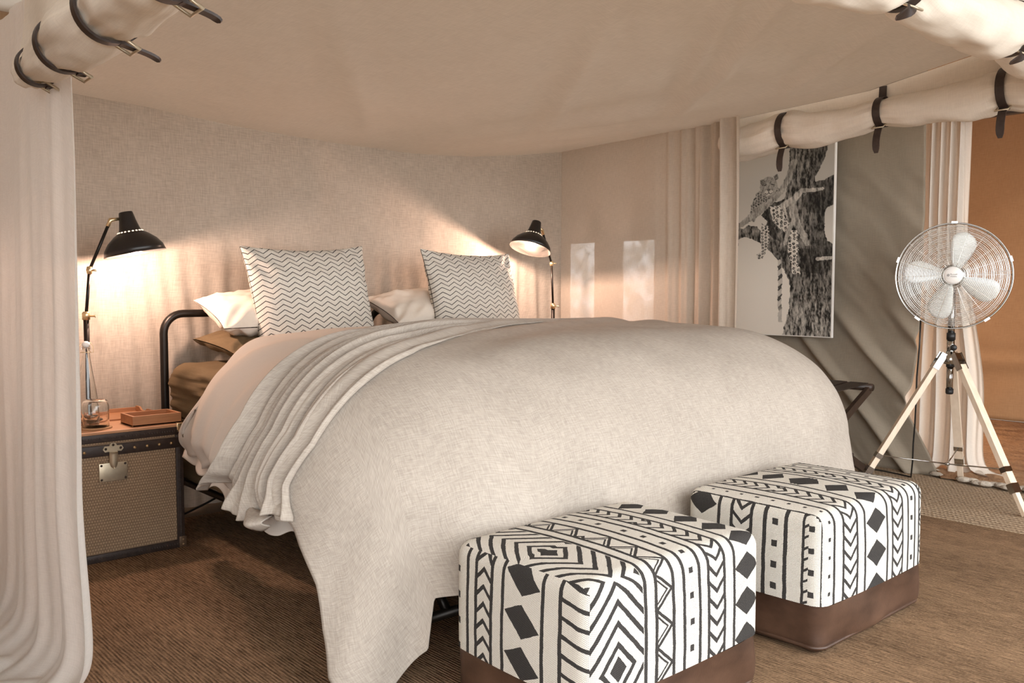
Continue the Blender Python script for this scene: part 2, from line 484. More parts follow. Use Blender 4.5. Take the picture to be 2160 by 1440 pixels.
def wall_sheet(y0, y1, x0, x1, z0, z1, axis, amp, n=(90, 60), fs=(2.2, 1.2), diag=0.0):
    U, V = np.meshgrid(np.linspace(0, 1, n[0]), np.linspace(0, 1, n[1]), indexing='ij')
    Z = z0 + (z1 - z0)*V
    if axis == 'x':                        # plane of constant x running along y
        Y = y0 + (y1 - y0)*U; X = x0 + (x1 - x0)*V + amp*fbm(Y*fs[0] + diag*Z, Z*fs[1] + 3, 4)
    else:
        X = x0 + (x1 - x0)*U; Y = y0 + (y1 - y0)*V + amp*fbm(X*fs[0] + diag*Z, Z*fs[1] + 7, 4)
    return np.stack([X, Y, Z], -1)

canvas_sheet('wall_back', wall_sheet(4.92, 4.92, -1.3, 4.85, -.01, 2.5, 'y', .03), 'canvas_brown')
canvas_sheet('wall_left', wall_sheet(.3, 4.95, -1.25, -1.25, -.01, 2.5, 'x', .03), 'canvas_brown')
# right wall: grey canvas with a clear window opening near the back, bottom sweeping out along its free front edge
WY0, WY1, WZ0, WZ1 = 3.93, 4.74, .70, 1.325
WX = 4.82
def wall_right_piece(name, ya, yb, za, zb, nu, nv):
    U, V = np.meshgrid(np.linspace(0, 1, nu), np.linspace(0, 1, nv), indexing='ij')
    Z = za + (zb - za)*V
    if ya < 2.2: ya = lerp_pts(Z, [(0, 1.955), (.12, 2.02), (.34, 2.165), (.6, 2.12), (1.0, 2.095), (2.5, 2.10)])
    Y = ya + (yb - ya)*U
    front = sstep(2.9, 2.0, Y)
    Y2 = Y
    dg = (Y*1.0 - Z*.95)                     # pulled folds running down towards the free corner
    fold = .055*np.exp(-((np.mod(dg + .10, .34) - .17)/.035)**2)*sstep(1.0, .55, Z)*sstep(3.4, 2.9, Y)
    X = WX + .02*fbm(Y*2 + 4, Z*2, 4) - fold + .02*fbm(dg*7, (Y + Z)*1.2, 3)*sstep(1.9, 1.2, Z)
    X = X - .06*front*sstep(.45, 0, Z)
    return np.stack([X, Y2, Z], -1)
wr = canvas_sheet('wall_right', wall_right_piece('wall_right', 1.93, WY0, 0, 2.5, 150, 130), 'canvas_grey')
for nm, a in (('canvas_panel', (WY0, WY1, 0, WZ0, 30, 20)), ('canvas_panel', (WY0, WY1, WZ1, 2.5, 30, 24)), ('canvas_panel', (WY1, 4.95, 0, 2.5, 10, 60))):
    P = wall_right_piece(nm, *a); p = MB().grid(P, cloth_uv(P)).build('canvas_panel', M['canvas_grey'], wr); solid(p, .006, 0)
# clear window with roll-down bars
wm, nt, b = new_mat('window_vinyl')
f = noise_tex(nt, coord(nt), 9, 3)
b.inputs['Base Color'].default_value = (.9, .9, .88, 1); b.inputs['Roughness'].default_value = .3
tr = nt.nodes.new('ShaderNodeBsdfTranslucent'); tr.inputs['Color'].default_value = (.92, .92, .88, 1)
tp = nt.nodes.new('ShaderNodeBsdfTransparent'); mx = nt.nodes.new('ShaderNodeMixShader'); nt.links.new(ramp(nt, f, .35, .65), mx.inputs[0])
nt.links.new(tr.outputs[0], mx.inputs[1]); nt.links.new(tp.outputs[0], mx.inputs[2]); nt.links.new(mx.outputs[0], nt.nodes['Material Output'].inputs[0])
w1 = MB().box((WX - .004, WY0 - .01, WZ0 - .01), (WX, WY1 + .01, WZ1 + .01)).build('window_1', wm, smooth=False); w1['kind'] = 'structure'
for y in (4.22,):
    MB().box((WX - .02, y, WZ0 - .02), (WX + .012, y + .26, WZ1 + .02), .004).build('window_bar', M['canvas_grey'], w1)
# roof of the tent
U, V = np.meshgrid(np.linspace(4.83, 7.6, 30), np.linspace(-.9, 3.45, 40), indexing='ij')
canvas_sheet('ceiling_bathroom', np.stack([U, V, 2.46 + .03*fbm(U, V) - .12*((V - 2.4)/2.5)**2], -1), 'canvas_orange')
U, V = np.meshgrid(np.linspace(-1.3, 4.84, 60), np.linspace(-.9, 4.95, 40), indexing='ij')
canvas_sheet('ceiling', np.stack([U, V, 2.46 + .03*fbm(U, V) - .12*((V - 2.4)/2.5)**2], -1), 'canvas_roof')
# bathroom side: warm canvas walls
P = wall_sheet(-1.0, 3.42, 7.25, 7.45, -.01, 2.5, 'x', .06, (120, 70), (1.2, .9), .7)
P[..., 0] -= .10*np.exp(-((P[..., 2] - .44 + .03*np.sin(P[..., 1]*2))/.10)**2)*1.0
canvas_sheet('wall_far', P, 'canvas_orange')
canvas_sheet('wall_bathroom', wall_sheet(3.40, 3.40, 4.86, 7.4, -.01, 2.5, 'y', .03), 'canvas_orange')
canvas_sheet('wall_front', wall_sheet(-.9, -.9, 4.95, 7.4, -.01, 2.5, 'y', .03), 'canvas_orange')
tr1 = MB().box((4.83, -.9, 1.86), (4.88, 1.90, 1.95), .01).build('trim_1', M['leather'], smooth=False); tr1['kind'] = 'structure'

# ------------------------------------------------------------------ rugs
o = MB().box((-1.1, -1.6, -.012), (3.90, 3.78, .0)).build('sisal_rug', M['sisal'], smooth=False)
tag(o, 'large dark brown ribbed sisal rug under the bed and footstools', 'rug')
o = MB().box((3.905, -1.2, -.012), (5.30, 3.9, -.002), .002).build('jute_rug', M['jute'], smooth=False)
tag(o, 'golden braided jute rug under the tripod fan', 'rug')
sr = empty('shaggy_rug', (0, 0, 0), 0, 'rust brown shaggy rug with pale lumpy edge behind the tripod fan', 'rug')
U, V = np.meshgrid(np.linspace(0, 1, 150), np.linspace(0, 1, 110), indexing='ij')
X = 4.72 + (7.0 - 4.72)*U; Y = -.6 + (2.75 + .6)*V
X = X - .10*sstep(1.3, 1.8, Y)*0 + .03*fbm(Y*5, U*0, 3)*(1 - U)
edge = np.minimum(np.minimum(U, 1 - U)*2.3, np.minimum(V, 1 - V)*3.3)
Z = .004 + .022*sstep(0, .05, edge) + .012*fbm(X*18, Y*18, 4)*sstep(0, .04, edge)
Y = np.where(X < 5.3, np.minimum(Y, 1.93 + (X - 4.72)*.9 + .01*fbm(X*20, X*0, 2)), Y)
P = np.stack([X, Y, Z], -1); MB().grid(P, cloth_uv(P)).build('pile', M['shag'], sr)
mb = MB(); k = 0
for i in range(46):
    t = i/45
    px, py = (4.70 + .02*math.sin(i*1.7), 1.95 - 1.6*t) if i > 3 else (4.70 + .05*(4 - i), 1.93 + .035*(4 - i))
    r = .020 + .010*random.random()
    mb.lathe([(0, -r*.5), (r*.9, -r*.2), (r*1.2, r*.3), (r*.7, r*.8), (0, r)], 8, Matrix.Translation((px, py, .012)) @ Matrix.Diagonal((1.0, 1.5, .8, 1)))
tag(mb.build('edge_tufts', M['fringe'], sr), 'pale tufted edge', kind='stuff')

# ------------------------------------------------------------------ canopy, nets and rolls
def lerp_pts(x, pts): return np.interp(x, [p[0] for p in pts], [p[1] for p in pts])
CX0, CX1, CY0, CY1 = NETX0, NETX1 + .03, 1.12, NETY
def zb(x): return lerp_pts(x, [(.62, 1.775), (1.0, 1.795), (1.4, 1.775), (1.8, 1.742), (2.3, 1.72), (2.8, 1.715), (3.2, 1.735), (3.6, 1.785), (3.96, 1.84)])
def zf(x): return lerp_pts(x, [(.62, 1.80), (2, 1.93), (3.96, 2.03)])
def zl(y): return lerp_pts(y, [(1.12, 1.80), (2.4, 1.745), (2.9, 1.74), (3.95, 1.775)])
def zr(y): return lerp_pts(y, [(1.12, 2.03), (1.45, 1.985), (2.0, 1.895), (2.96, 1.855), (3.95, 1.84)])
RIDGES = [(3.26, 2.49, 2.42, 1.45, .050, .040), (3.05, 2.35, 2.45, 1.72, .035, .035), (3.42, 2.02, 2.94, 1.25, .050, .045), (3.75, 2.05, 3.5, 1.4, .03, .04), (2.9, 3.0, 2.1, 1.9, .022, .05), (2.3, 3.6, 1.5, 2.5, .018, .06)]
def canopy_z(X, Y):
    s = (X - CX0)/(CX1 - CX0); t = (Y - CY0)/(CY1 - CY0)
    z = (1 - t)*zf(X) + t*zb(X) + (1 - s)*zl(Y) + s*zr(Y)
    z -= (1 - s)*(1 - t)*1.80 + s*(1 - t)*2.03 + (1 - s)*t*1.775 + s*t*1.84
    ins = np.clip(16*s*(1 - s)*t*(1 - t), 0, 1)
    th = np.arctan2(X - 2.35, 4.3 - Y); rr = np.hypot(X - 2.35, 4.3 - Y)
    z += ins*(.016*np.sin(th*22 + .6*np.sin(rr*2))*sstep(.6, 1.5, rr)*sstep(-.2, .5, th) + .012*fbm(X*1.6, Y*1.6, 3))
    for (x1, y1, x2, y2, am, wd) in RIDGES:
        dx_, dy_ = x2 - x1, y2 - y1; L_ = math.hypot(dx_, dy_)
        tt = ((X - x1)*dx_ + (Y - y1)*dy_)/L_**2; dist = ((X - x1)*dy_ - (Y - y1)*dx_)/L_
        z = z - ins*am*(np.exp(-(dist/wd)**2) - .6*np.exp(-((dist - 1.8*wd)/(1.5*wd))**2))*sstep(-.35, .1, tt)*sstep(1.5, 1.0, tt)
    z += .03*np.exp(-(((X - 2.15)/.35)**2 + ((Y - 3.55)/.22)**2))*ins
    return z
U, V = np.meshgrid(np.linspace(0, 1, 190), np.linspace(0, 1, 170), indexing='ij')
X = CX0 + (CX1 - CX0)*U; Y = CY0 + (CY1 - CY0)*V
P = np.stack([X, Y, canopy_z(X, Y)], -1)
o = MB().grid(P, np.stack([Y, X], -1)).build('bed_canopy', M['canopy'])
tag(o, 'sagging beige linen canopy stretched over the bed', 'canopy')

def net_sheet(axis, c, a0, a1, z0, ztop, folds, flare=0.0, n=(220, 90), sign=1, seed=0.0, puddle=0.0, pw=1.0):
    U, V = np.meshgrid(np.linspace(0, 1, n[0]), np.linspace(0, 1, n[1])**pw, indexing='ij')
    A = a0 + (a1 - a0)*U; ZT = ztop(A); Z = z0 + (ZT - z0)*V
    off = folds(A, V) + flare*sign*(1 - V)**3
    off = off + puddle*sign*np.exp(-Z/.03)*(.75 + .25*np.sin(A*9 + seed))
    if axis == 'y': return np.stack([A, c + off, Z], -1)
    return np.stack([c + off, A, Z], -1)

# net behind the bed head
def f_back(A, V): return .022*fbm(A*5, V*.9 + 2, 3) + .013*np.sin(A*31 + 3*np.sin(V*2) + 2*vnoise(A*6, V*2))*sstep(.80, .3, V)*sstep(1.3, 1.8, A) + .007*np.sin(A*67 + 2*V + 3*vnoise(A*4 + 9, V*3))*sstep(.8, .4, V)
P = net_sheet('y', NETY, NETX0, NETX1 + .012, .0, lambda a: zb(a) + .004, f_back, n=(260, 90))
o = MB().grid(P, cloth_uv(P)).build('net_curtain', M['net']); tag(o, 'beige linen netting hanging behind the bed head and lamps', 'netting')
# right hand net with gathered front end
def f_right(A, V):
    g = sstep(3.25, 2.75, A)
    return .012*fbm(A*5, V*1.2 + 5, 3) + g*(.030*np.sin(A*60 + .8*np.sin(V*3)) + .012*np.sin(A*137))*(.7 + .3*V) - .085*sstep(2.80, 2.68, A)
P = net_sheet('x', NETX1, 2.60, NETY, .0, lambda a: zr(a) + .02, f_right, n=(260, 80))
o = MB().grid(P, cloth_uv(P)).build('net_curtain', M['net_side']); tag(o, 'sheer linen netting right of the bed gathered beside the leopard print', 'netting')
# left hand net, seen from outside
def f_left(A, V):
    g = sstep(3.3, 2.3, A)
    return g*(.014*np.sin(A*34 + 1.2*np.sin(V*2.2)) + .005*np.sin(A*91 + 2*V))*(.4 + .7*(1 - V)) + .008*fbm(A*6, V*2 + 9, 3)
P = net_sheet('x', NETX0 - .01, 2.19, NETY, .0, lambda a: zl(a) + .003, f_left, flare=-.02, n=(260, 190), puddle=-.28, seed=1.0, pw=1.9)
q = P[..., 2]; P[..., 1] -= (.025*(1 - sstep(0, .5, q)) + .03*np.exp(-q/.06))*sstep(2.9, 2.19, P[..., 1]) ; P[..., 0] += .025*(1 - sstep(0, .55, q))*sstep(2.9, 2.19, P[..., 1]) + .01*np.exp(-q/.05)*np.sin(P[..., 1]*40)
P[..., 2] = np.maximum(P[..., 2], .004 + .012*(1 + np.sin(P[..., 1]*33 + P[..., 0]*20)))
o = MB().grid(P, cloth_uv(P)).build('net_curtain', M['net_left']); tag(o, 'pale sheer net curtain puddling on the floor left of the trunk', 'netting')

def roll(name, p0, p1, rfun, sag, straps, top, label, strap_side, mat='roll', extra=None, seed=0.0, vtop=None, tails=1.0, loops=(), sw=.034):
    """rolled up net hanging from leather straps; p0,p1 centre line; top(t) height of the edge above"""
    root = empty(name, p0, 0, label, 'netting', 'rolled up sides of the bed netting')
    p0, p1 = Vector(p0), Vector(p1); N, K = 150, 40
    ax = (p1 - p0).normalized(); hz = Vector((0, 0, 1)); sd = ax.cross(hz).normalized()
    P = np.zeros((N, K + 1, 3)); L = (p1 - p0).length
    def centre(t):
        c = p0.lerp(p1, t); dmin = min(abs(t - s) for s in straps)*L
        return c - hz*sag*float(sstep(0, .16, dmin))
    for i in range(N):
        t = i/(N - 1); c = centre(t); dm = min(abs(t - s) for s in straps)*L
        r = rfun(t)*(1 - .16*math.exp(-(dm/.045)**2))
        if t < .03: r *= math.sqrt(max(.02, 1 - (1 - t/.03)**2))
        for j in range(K + 1):
            a = 2*PI*j/K
            w = 1 + .05*math.sin(3*a + 9*t*L + seed) + .10*float(vnoise(t*L*7 + seed*3, 20 + 1.4*math.cos(a) + 2*math.sin(a))) + .05*float(vnoise(t*L*19 + seed, 9 + 3*math.cos(a))) + .06*math.exp(-(dm/.10)**2)*math.sin(11*a + seed)
            if math.cos(a) > .2: w *= 1 + .03*math.sin(t*L*20 + 4*a)
            q = c + (sd*math.cos(a) + hz*math.sin(a)*.95)*(r*w) - p0
            P[i, j] = q
        P[i, K] = P[i, 0]
    MB().grid(P, np.stack(np.meshgrid(np.linspace(0, L, N), np.linspace(0, .5, K + 1), indexing='ij'), -1)).build('rolled_cloth', M[mat], root)
    # cloth between canopy edge and roll
    n = 100; Q = np.zeros((n, 10, 3))
    for i in range(n):
        t = i/(n - 1); c = centre(t); zt = top(t)
        for j in range(10):
            s = j/9; z = c.z + rfun(t)*.35 + (zt - c.z - rfun(t)*.35)*s
            g = c + sd*(rfun(t)*.45*(1 - s)*(-strap_side) + .012*math.sin(t*L*16 + seed + 2*s)*(1 - s))
            Q[i, j] = (g.x - p0.x, g.y - p0.y, z - p0.z)
    MB().grid(Q, cloth_uv(Q)).build('hanging_cloth', M[mat], root)
    for kk, s in enumerate(straps):
        c = centre(s) - p0; r = rfun(s)*.90
        band = []
        a0 = PI/2
        for j in range(41):
            a = a0 + 2*PI*j/40
            band.append(c + (sd*math.cos(a) + hz*math.sin(a)*.97)*(r + .004))
        so = MB().strip(band, sw, .005, ax).build('strap', M['leather'], root, auto=40)
        # strap up to the frame
        up = [c + hz*(r + .002) + sd*(strap_side*.004), c + hz*(r + .05), Vector((c.x, c.y, top(s) - p0.z))]
        if up[2].z > up[1].z: MB().strip(up, sw, .005, ax).build('strap_hanger', M['leather'], so, auto=40)
        bot = c + (-hz + sd*strap_side*.45).normalized()*(r + .008)
        bx = MB(); e1 = ax; e2 = (sd*strap_side*.9 - hz*.45).normalized(); w_, h_ = .026, .020
        bx.tube([bot + e1*w_ + e2*h_, bot - e1*w_ + e2*h_, bot - e1*w_ - e2*h_, bot + e1*w_ - e2*h_], .0035, 6, closed=True)
        bx.build('buckle', M['plate'], so)
        if tails:
            tl = tails if not isinstance(tails, dict) else tails.get(kk, .0)
            dirn = (-hz*.95 + sd*strap_side*.15) if not extra else Vector(extra)
            pts = [bot + dirn*(.13*tl*q_) + sd*strap_side*(.015*math.sin(q_*3)) for q_ in np.linspace(-.1, 1, 9)]
            MB().strip(pts, [sw*.95]*7 + [sw*.85, sw*.45], .005, ax).build('strap_tail', M['leather'], so, auto=40)
        if kk in loops:
            lp = [c + (sd*strap_side*(r + .005 + .035*math.sin(PI*q_)) + hz*(-.02 + .11*q_)) for q_ in np.linspace(0, 1, 12)]
            MB().strip(lp, sw*.9, .005, ax).build('strap_loop', M['leather'], so, auto=40)
    return root
# right side roll
LR = 2.80 - 1.10
roll('rolled_net', (3.985, 2.80, 1.762), (3.985, 1.10, 1.825), lambda t: .083 + .012*math.sin(t*9), .020,
     [(2.80 - y)/LR for y in (2.42, 1.935, 1.41)], lambda t: float(zr(2.80 - t*LR)) + .005,
     'rolled linen side net with dark straps in front of the leopard print', 1, seed=.4)
# front roll over the footstools
LF = 3.96 - 1.2
roll('rolled_net', (1.3, 1.13, 1.80), (3.98, 1.13, 1.865), lambda t: .098 + .012*math.sin(t*7 + 1), .028,
     [(x - 1.3)/2.68 for x in (1.85, 2.40, 3.20, 3.75)], lambda t: float(zf(1.3 + 2.68*t)),
     'bright white rolled net with buckled straps above the footstools', 1, seed=1.7, extra=(-.75, .2, -.5), tails=.6, loops=(2,))
# left roll beside the curtain
roll('rolled_net', (.575, 2.40, 1.512), (.575, 1.18, 1.545), lambda t: .046 + .022*float(sstep(.05, .35, t)), .004,
     [(2.40 - y)/1.22 for y in (2.31, 2.09, 1.80, 1.50)], lambda t: float(zl(2.40 - 1.22*t)),
     'rolled linen net with dark strap loops at top left', -1, seed=2.9, tails={2: .55, 3: .5}, extra=(.9, .1, -.25), loops=(0,), sw=.022)

# ------------------------------------------------------------------ curtain by the bathroom doorway
U, V = np.meshgrid(np.linspace(0, 1, 140), np.linspace(0, 1, 90), indexing='ij')
Z = 2.08*V
half = .118 + .085*sstep(1.25, .4, Z)
Yc = 2.04 - .035*sstep(1.4, .0, Z); ang = U*2*PI
A = (U - .5)*2
Y = Yc - A*half*1.0 - .16*np.exp(-Z/.035)*sstep(.1, 1, A)
X = 4.93 + .026*np.sin(A*15 + .8*np.sin(Z*2)) + .012*np.sin(A*31 + 2) - .05*np.exp(-Z/.06) - .03*sstep(.6, 0, Z)
Z = np.maximum(Z, .03 + .014*np.sin(A*13))
P = np.stack([X, Y, Z], -1)
o = MB().grid(P, cloth_uv(P)).build('door_curtain', M['door_curtain']); tag(o, 'narrow white cotton curtain hanging behind the tripod fan', 'curtain')

# ------------------------------------------------------------------ leopard print
def inpoly(x, y, poly):
    r = np.zeros(x.shape, bool); n = len(poly)
    for i in range(n):
        x1, y1 = poly[i]; x2, y2 = poly[(i + 1) % n]
        c = ((y1 > y) != (y2 > y)); xi = (x2 - x1)*(y - y1)/((y2 - y1) if y2 != y1 else 1e-9) + x1
        r ^= c & (x < xi)
    return r
def stroke(x, y, pts, w):
    d = np.full(x.shape, 1e9)
    ws = w if isinstance(w, (list, tuple)) else [w]*len(pts)
    for i in range(len(pts) - 1):
        ax_, ay_ = pts[i]; bx_, by_ = pts[i + 1]; vx, vy = bx_ - ax_, by_ - ay_
        t = np.clip(((x - ax_)*vx + (y - ay_)*vy)/(vx*vx + vy*vy), 0, 1)
        d = np.minimum(d, np.hypot(x - ax_ - t*vx, y - ay_ - t*vy) - (ws[i] + (ws[i + 1] - ws[i])*t))
    return d < 0
def paint(u, v):
    """u right, v up in 0..1 -> grey value (print of a leopard resting in a tree)"""
    x0 = 50; x = x0 + u*(745 - x0 + 50*(v)); y = 1380 - v*(1380 + 75)
    wx = x + 9*fbm(x/22, y/22, 3); wy = y + 9*fbm(x/22 + 40, y/22, 3)
    g = .42 + .34*sstep(100, 1100, y) + .04*sstep(800, 50, x)
    # bark
    st = fbm(x/11 + .7*fbm(x/40, y/40), y/60, 4); fine = fbm(x/6, y/16, 3)
    bark = np.clip(.15 + .42*st + .22*fine, .012, .5)
    trunk = [(470, -90), (760, -90), (705, 60), (655, 150), (655, 188), (720, 180), (785, 150), (840, 140), (840, 372), (785, 370), (740, 390), (720, 430), (715, 560), (735, 645), (775, 672), (860, 680), (860, 1420), (405, 1420), (430, 1300), (455, 1200), (470, 1050), (465, 960), (430, 870), (370, 770), (300, 690), (250, 650), (190, 610), (120, 585), (70, 605), (75, 660), (60, 640), (40, 590), (40, 500), (110, 520), (150, 488), (220, 510), (262, 560), (300, 470), (250, 420), (330, 330), (430, 300), (455, 180)]
    T = inpoly(wx, wy, trunk)
    lowlight = .75 + .55*sstep(900, 1250, y) - .35*sstep(560, 700, x)*sstep(1000, 700, y)
    g = np.where(T, bark*lowlight, g)
    dk = inpoly(wx, wy, [(250, 340), (420, 290), (440, 350), (330, 390), (345, 520), (400, 640), (330, 600), (260, 470)]) | inpoly(wx, wy, [(560, 300), (720, 190), (840, 160), (840, 372), (740, 390), (700, 430), (600, 420)]) | inpoly(wx, wy, [(540, 700), (760, 690), (760, 760), (680, 770), (700, 900), (560, 880)])
    g = np.where(dk & T, np.clip(bark*.30, .01, .2), g)
    hole = inpoly(wx, wy, [(415, 365), (440, 370), (455, 470), (440, 450)])
    g = np.where(hole, .5, g)
    # spots for the coat
    def coat(light, sx=20.0, sy=24.0):
        cx = np.floor(x/sx); cy = np.floor((y + (cx % 2)*sy*.5)/sy)
        jx = (vnoise(cx*3.1 + 7, cy*5.7) )*sx*.20; jy = vnoise(cx*4.3, cy*2.9 + 3)*sy*.20
        dx = x - (cx + .5)*sx - jx; dy = (y + (cx % 2)*sy*.5) - (cy + .5)*sy - jy
        r = np.hypot(dx/(sx*.36), dy/(sy*.36)) + .35*vnoise(x/5, y/5)
        return np.where((r < 1) & (r > .28), .035, light + .10*fbm(x/8, y/8, 2))
    body = inpoly(wx, wy, [(250, 205), (215, 240), (172, 330), (163, 400), (205, 420), (240, 350), (330, 305), (420, 250), (380, 200), (330, 180)])
    g = np.where(body, coat(.32, 20, 22), g)
    belly = inpoly(wx, wy, [(315, 355), (410, 345), (432, 450), (475, 510), (462, 575), (395, 540), (340, 465)])
    g = np.where(belly, coat(.60, 30, 32), g)
    fl = inpoly(wx, wy, [(250, 480), (310, 515), (318, 620), (292, 705), (268, 768), (220, 768), (222, 735), (255, 705), (244, 580)])
    g = np.where(fl, coat(.56, 25, 24), g)
    ml = inpoly(wx, wy, [(474, 548), (524, 550), (532, 680), (520, 800), (546, 850), (542, 895), (484, 898), (478, 830), (453, 680)])
    g = np.where(ml, coat(.68, 27, 32), g)
    tail = stroke(wx, wy, [(388, 780), (398, 900), (393, 1100), (398, 1270)], [10, 16, 13, 12])
    g = np.where(tail, np.where(np.sin(y/13 + .8*np.sin(x/9)) > .15, .07 + .4*sstep(1120, 1230, y), .52), g)
    # branches
    def limb(pts, w, lo, hi):
        nonlocal g
        m = stroke(wx, wy, pts, w); g = np.where(m, np.clip(lo + (hi - lo)*(.5 + .9*st + .4*fine), .02, .75), g)
    limb([(45, 510), (130, 460), (215, 395), (320, 320), (400, 250), (455, 150), (500, 20)], [20, 22, 34, 22, 20, 22, 26], .10, .42)
    limb([(205, 420), (190, 460)], [20, 8], .06, .30)
    limb([(420, 350), (490, 320), (560, 245), (600, 250), (705, 250)], [26, 26, 18, 15, 12], .16, .60)
    limb([(485, 320), (500, 430), (530, 520), (575, 610), (590, 665)], [28, 34, 26, 24, 18], .14, .56)
    limb([(480, 500), (450, 590), (430, 655)], [18, 15, 12], .18, .55)
    limb([(665, 782), (760, 775)], [13, 11], .25, .85)
    # head
    hd = ((x - 308)/68)**2 + ((y - 195)/82)**2 < 1
    hh = .30 + .16*fbm(x/9, y/9, 3) - .10*(np.sin(x/6.0 + y/15) > .55)
    hh = np.where(((x - 310)/34)**2 + ((y - 240)/24)**2 < 1, .50 + .1*fbm(x/5, y/5, 2), hh)          # muzzle
    hh = np.where(((x - 309)/14)**2 + ((y - 218)/9)**2 < 1, .10, hh)                                     # nose
    hh = np.where(((np.abs(x - 309) - 2) < 2.2) & (y > 225) & (y < 246), .08, hh)
    hh = np.where((np.abs(np.hypot((np.abs(x - 309) - 15), y - 236) - 15) < 3) & (y > 240), .09, hh)     # mouth
    for ex in (282, 338):
        hh = np.where(((x - ex)/13)**2 + ((y - 178 + (x - ex)*.25*(1 if ex < 309 else -1))/4.5)**2 < 1, .04, hh)  # closed eyes
    g = np.where(hd, hh, g)
    for ear in ([(240, 135), (262, 130), (285, 150), (262, 188), (245, 165)], [(345, 115), (375, 95), (385, 135), (360, 150)]):
        g = np.where(inpoly(x, y, ear), .12 + .2*fbm(x/8, y/8, 2), g)
    return np.clip(g, .008, .8)
po = empty('leopard_print', (4.735, 2.94, .715), 0, 'sepia print of a leopard resting in a tree on the grey canvas wall', 'picture')
PW, PH = .735, 1.17
nu, nv = 250, 430
U, V = np.meshgrid(np.linspace(0, 1, nu), np.linspace(0, 1, nv), indexing='ij')
VIS = .645/PW                                         # the part the painter coordinates were measured on
uu = 1 - (1 - U)/VIS*1.0
P = np.stack([np.full_like(U, -.013), .36 - U*PW, V*PH], -1)
g = paint(uu, V*PH/1.085*1.0)
panel = MB().grid(P, flip=True).build('printed_face', None, po, smooth=False)
pm, nt, b = new_mat('leopard_print_ink')
at_ = nt.nodes.new('ShaderNodeAttribute'); at_.attribute_name = 'ink'
nt.links.new(at_.outputs['Color'], b.inputs['Base Color']); b.inputs['Roughness'].default_value = .55; b.inputs['Specular IOR Level'].default_value = .3
ca = panel.data.color_attributes.new('ink', 'FLOAT_COLOR', 'POINT')
gg = g.reshape(-1); colr = np.stack([gg*1.05, gg*.98, gg*.87, np.ones_like(gg)], -1)
ca.data.foreach_set('color', colr.astype(np.float32).ravel())
panel.data.materials.append(pm)
MB().box((-.012, .36 - PW - .006, -.006), (.008, .366, PH + .006), .002).build('backing_panel', M['frame_wood'], po, smooth=False)

# ------------------------------------------------------------------ beds
HY = 3.82                                             # head hoop plane
def make_bed(name, x0, x1, label):
    root = empty(name, (x0, 0, 0), 0, label, 'bed', 'single beds pushed together')
    w = x1 - x0
    r = .017; pts = []
    zt = .885; rad = .085
    pts += [(.0 + .012, HY, 0), (.012, HY, .3), (.012, HY, zt - rad)]
    for k in range(1, 9):
        a = PI - k*PI/16; pts.append((.012 + rad + rad*math.cos(a), HY, zt - rad + rad*math.sin(a)))
    for k in range(0, 9):
        a = PI/2 - k*PI/16; pts.append((w - .012 - rad + rad*math.cos(a), HY, zt - rad + rad*math.sin(a)))
    pts += [(w - .012, HY, .3), (w - .012, HY, 0)]
    MB().tube(pts, r, 14).build('headboard_hoop', M['black_metal'], root)
    MB().tube([(.012, HY, .15), (w - .012, HY, .15)], .016, 12).build('head_rail', M['black_metal'], root)
    MB().tube([(-.07 if x0 < 2 else .012, 1.86, .125), (w - .012, 1.86, .125)], .014, 12).build('foot_rail', M['black_metal'], root)
    for xx in (.03, w - .03):
        MB().tube([(xx, 1.86, .125), (xx, 1.90, .17), (xx, 2.0, .182), (xx, HY, .182)], .014, 10).build('side_rail', M['black_metal'], root)
        MB().tube([(xx, 2.15, 0), (xx, 2.15, .17)], .014, 12).build('leg', M['black_metal'], root)
    return root
make_bed('single_bed', 1.395, 2.41, 'black tubular metal bed on the side of the rattan trunk')
make_bed('single_bed', 2.425, 3.44, 'black tubular metal bed farther from the rattan trunk')

def soft_box(lo, hi, r, amp, n=26, seed=0):
    lo, hi = np.array(lo, float), np.array(hi, float); mb = MB()
    bm = bmesh.new(); bmesh.ops.create_cube(bm, size=2); bmesh.ops.subdivide_edges(bm, edges=bm.edges[:], cuts=n, use_grid_fill=True)
    h = (hi - lo)/2; c = (hi + lo)/2
    bm.verts.index_update(); vs = []
    for v in bm.verts:
        p = np.array(v.co[:])*h; inner = np.clip(p, -(h - r), h - r); d = p - inner; l = np.linalg.norm(d)
        if l > 1e-9: p = inner + d/l*r
        w = (mnoise.noise(Vector((p[0]*6 + seed, p[1]*6, p[2]*34))) + .5*mnoise.noise(Vector((p[0]*14, p[1]*9 + seed, p[2]*70))))*amp
        nn = d/l if l > 1e-9 else np.zeros(3)
        vs.append(p + nn*w + c)
    mb.add(vs, [[v.index for v in f.verts] for f in bm.faces]); bm.free(); return mb
def add_box_uv(o):
    me = o.data; ul = me.uv_layers.new(name='UVMap')
    for p in me.polygons:
        n = p.normal; k = max(range(3), key=lambda i: abs(n[i])); a, b_ = [(1, 2), (0, 2), (0, 1)][k]
        for li in p.loop_indices:
            co = me.vertices[me.loops[li].vertex_index].co; ul.data[li].uv = (co[a], co[b_])
    return o
for x0, x1, lab in ((1.40, 2.412, 'khaki sheeted mattress showing beside the rattan trunk'), (2.422, 3.435, 'khaki sheeted mattress on the right hand bed')):
    root = empty('mattress', (x0, 1.95, .2), 0, lab, 'mattress', 'mattresses')
    w = x1 - x0
    add_box_uv(soft_box((0, 0, 0), (w, 1.84, .235), .02, .006, seed=x0).build('box_base', M['khaki'], root))
    add_box_uv(soft_box((0, 0, .235), (w, 1.84, .475), .055, .016, n=34, seed=x0 + 3).build('fitted_sheet', M['khaki'], root))

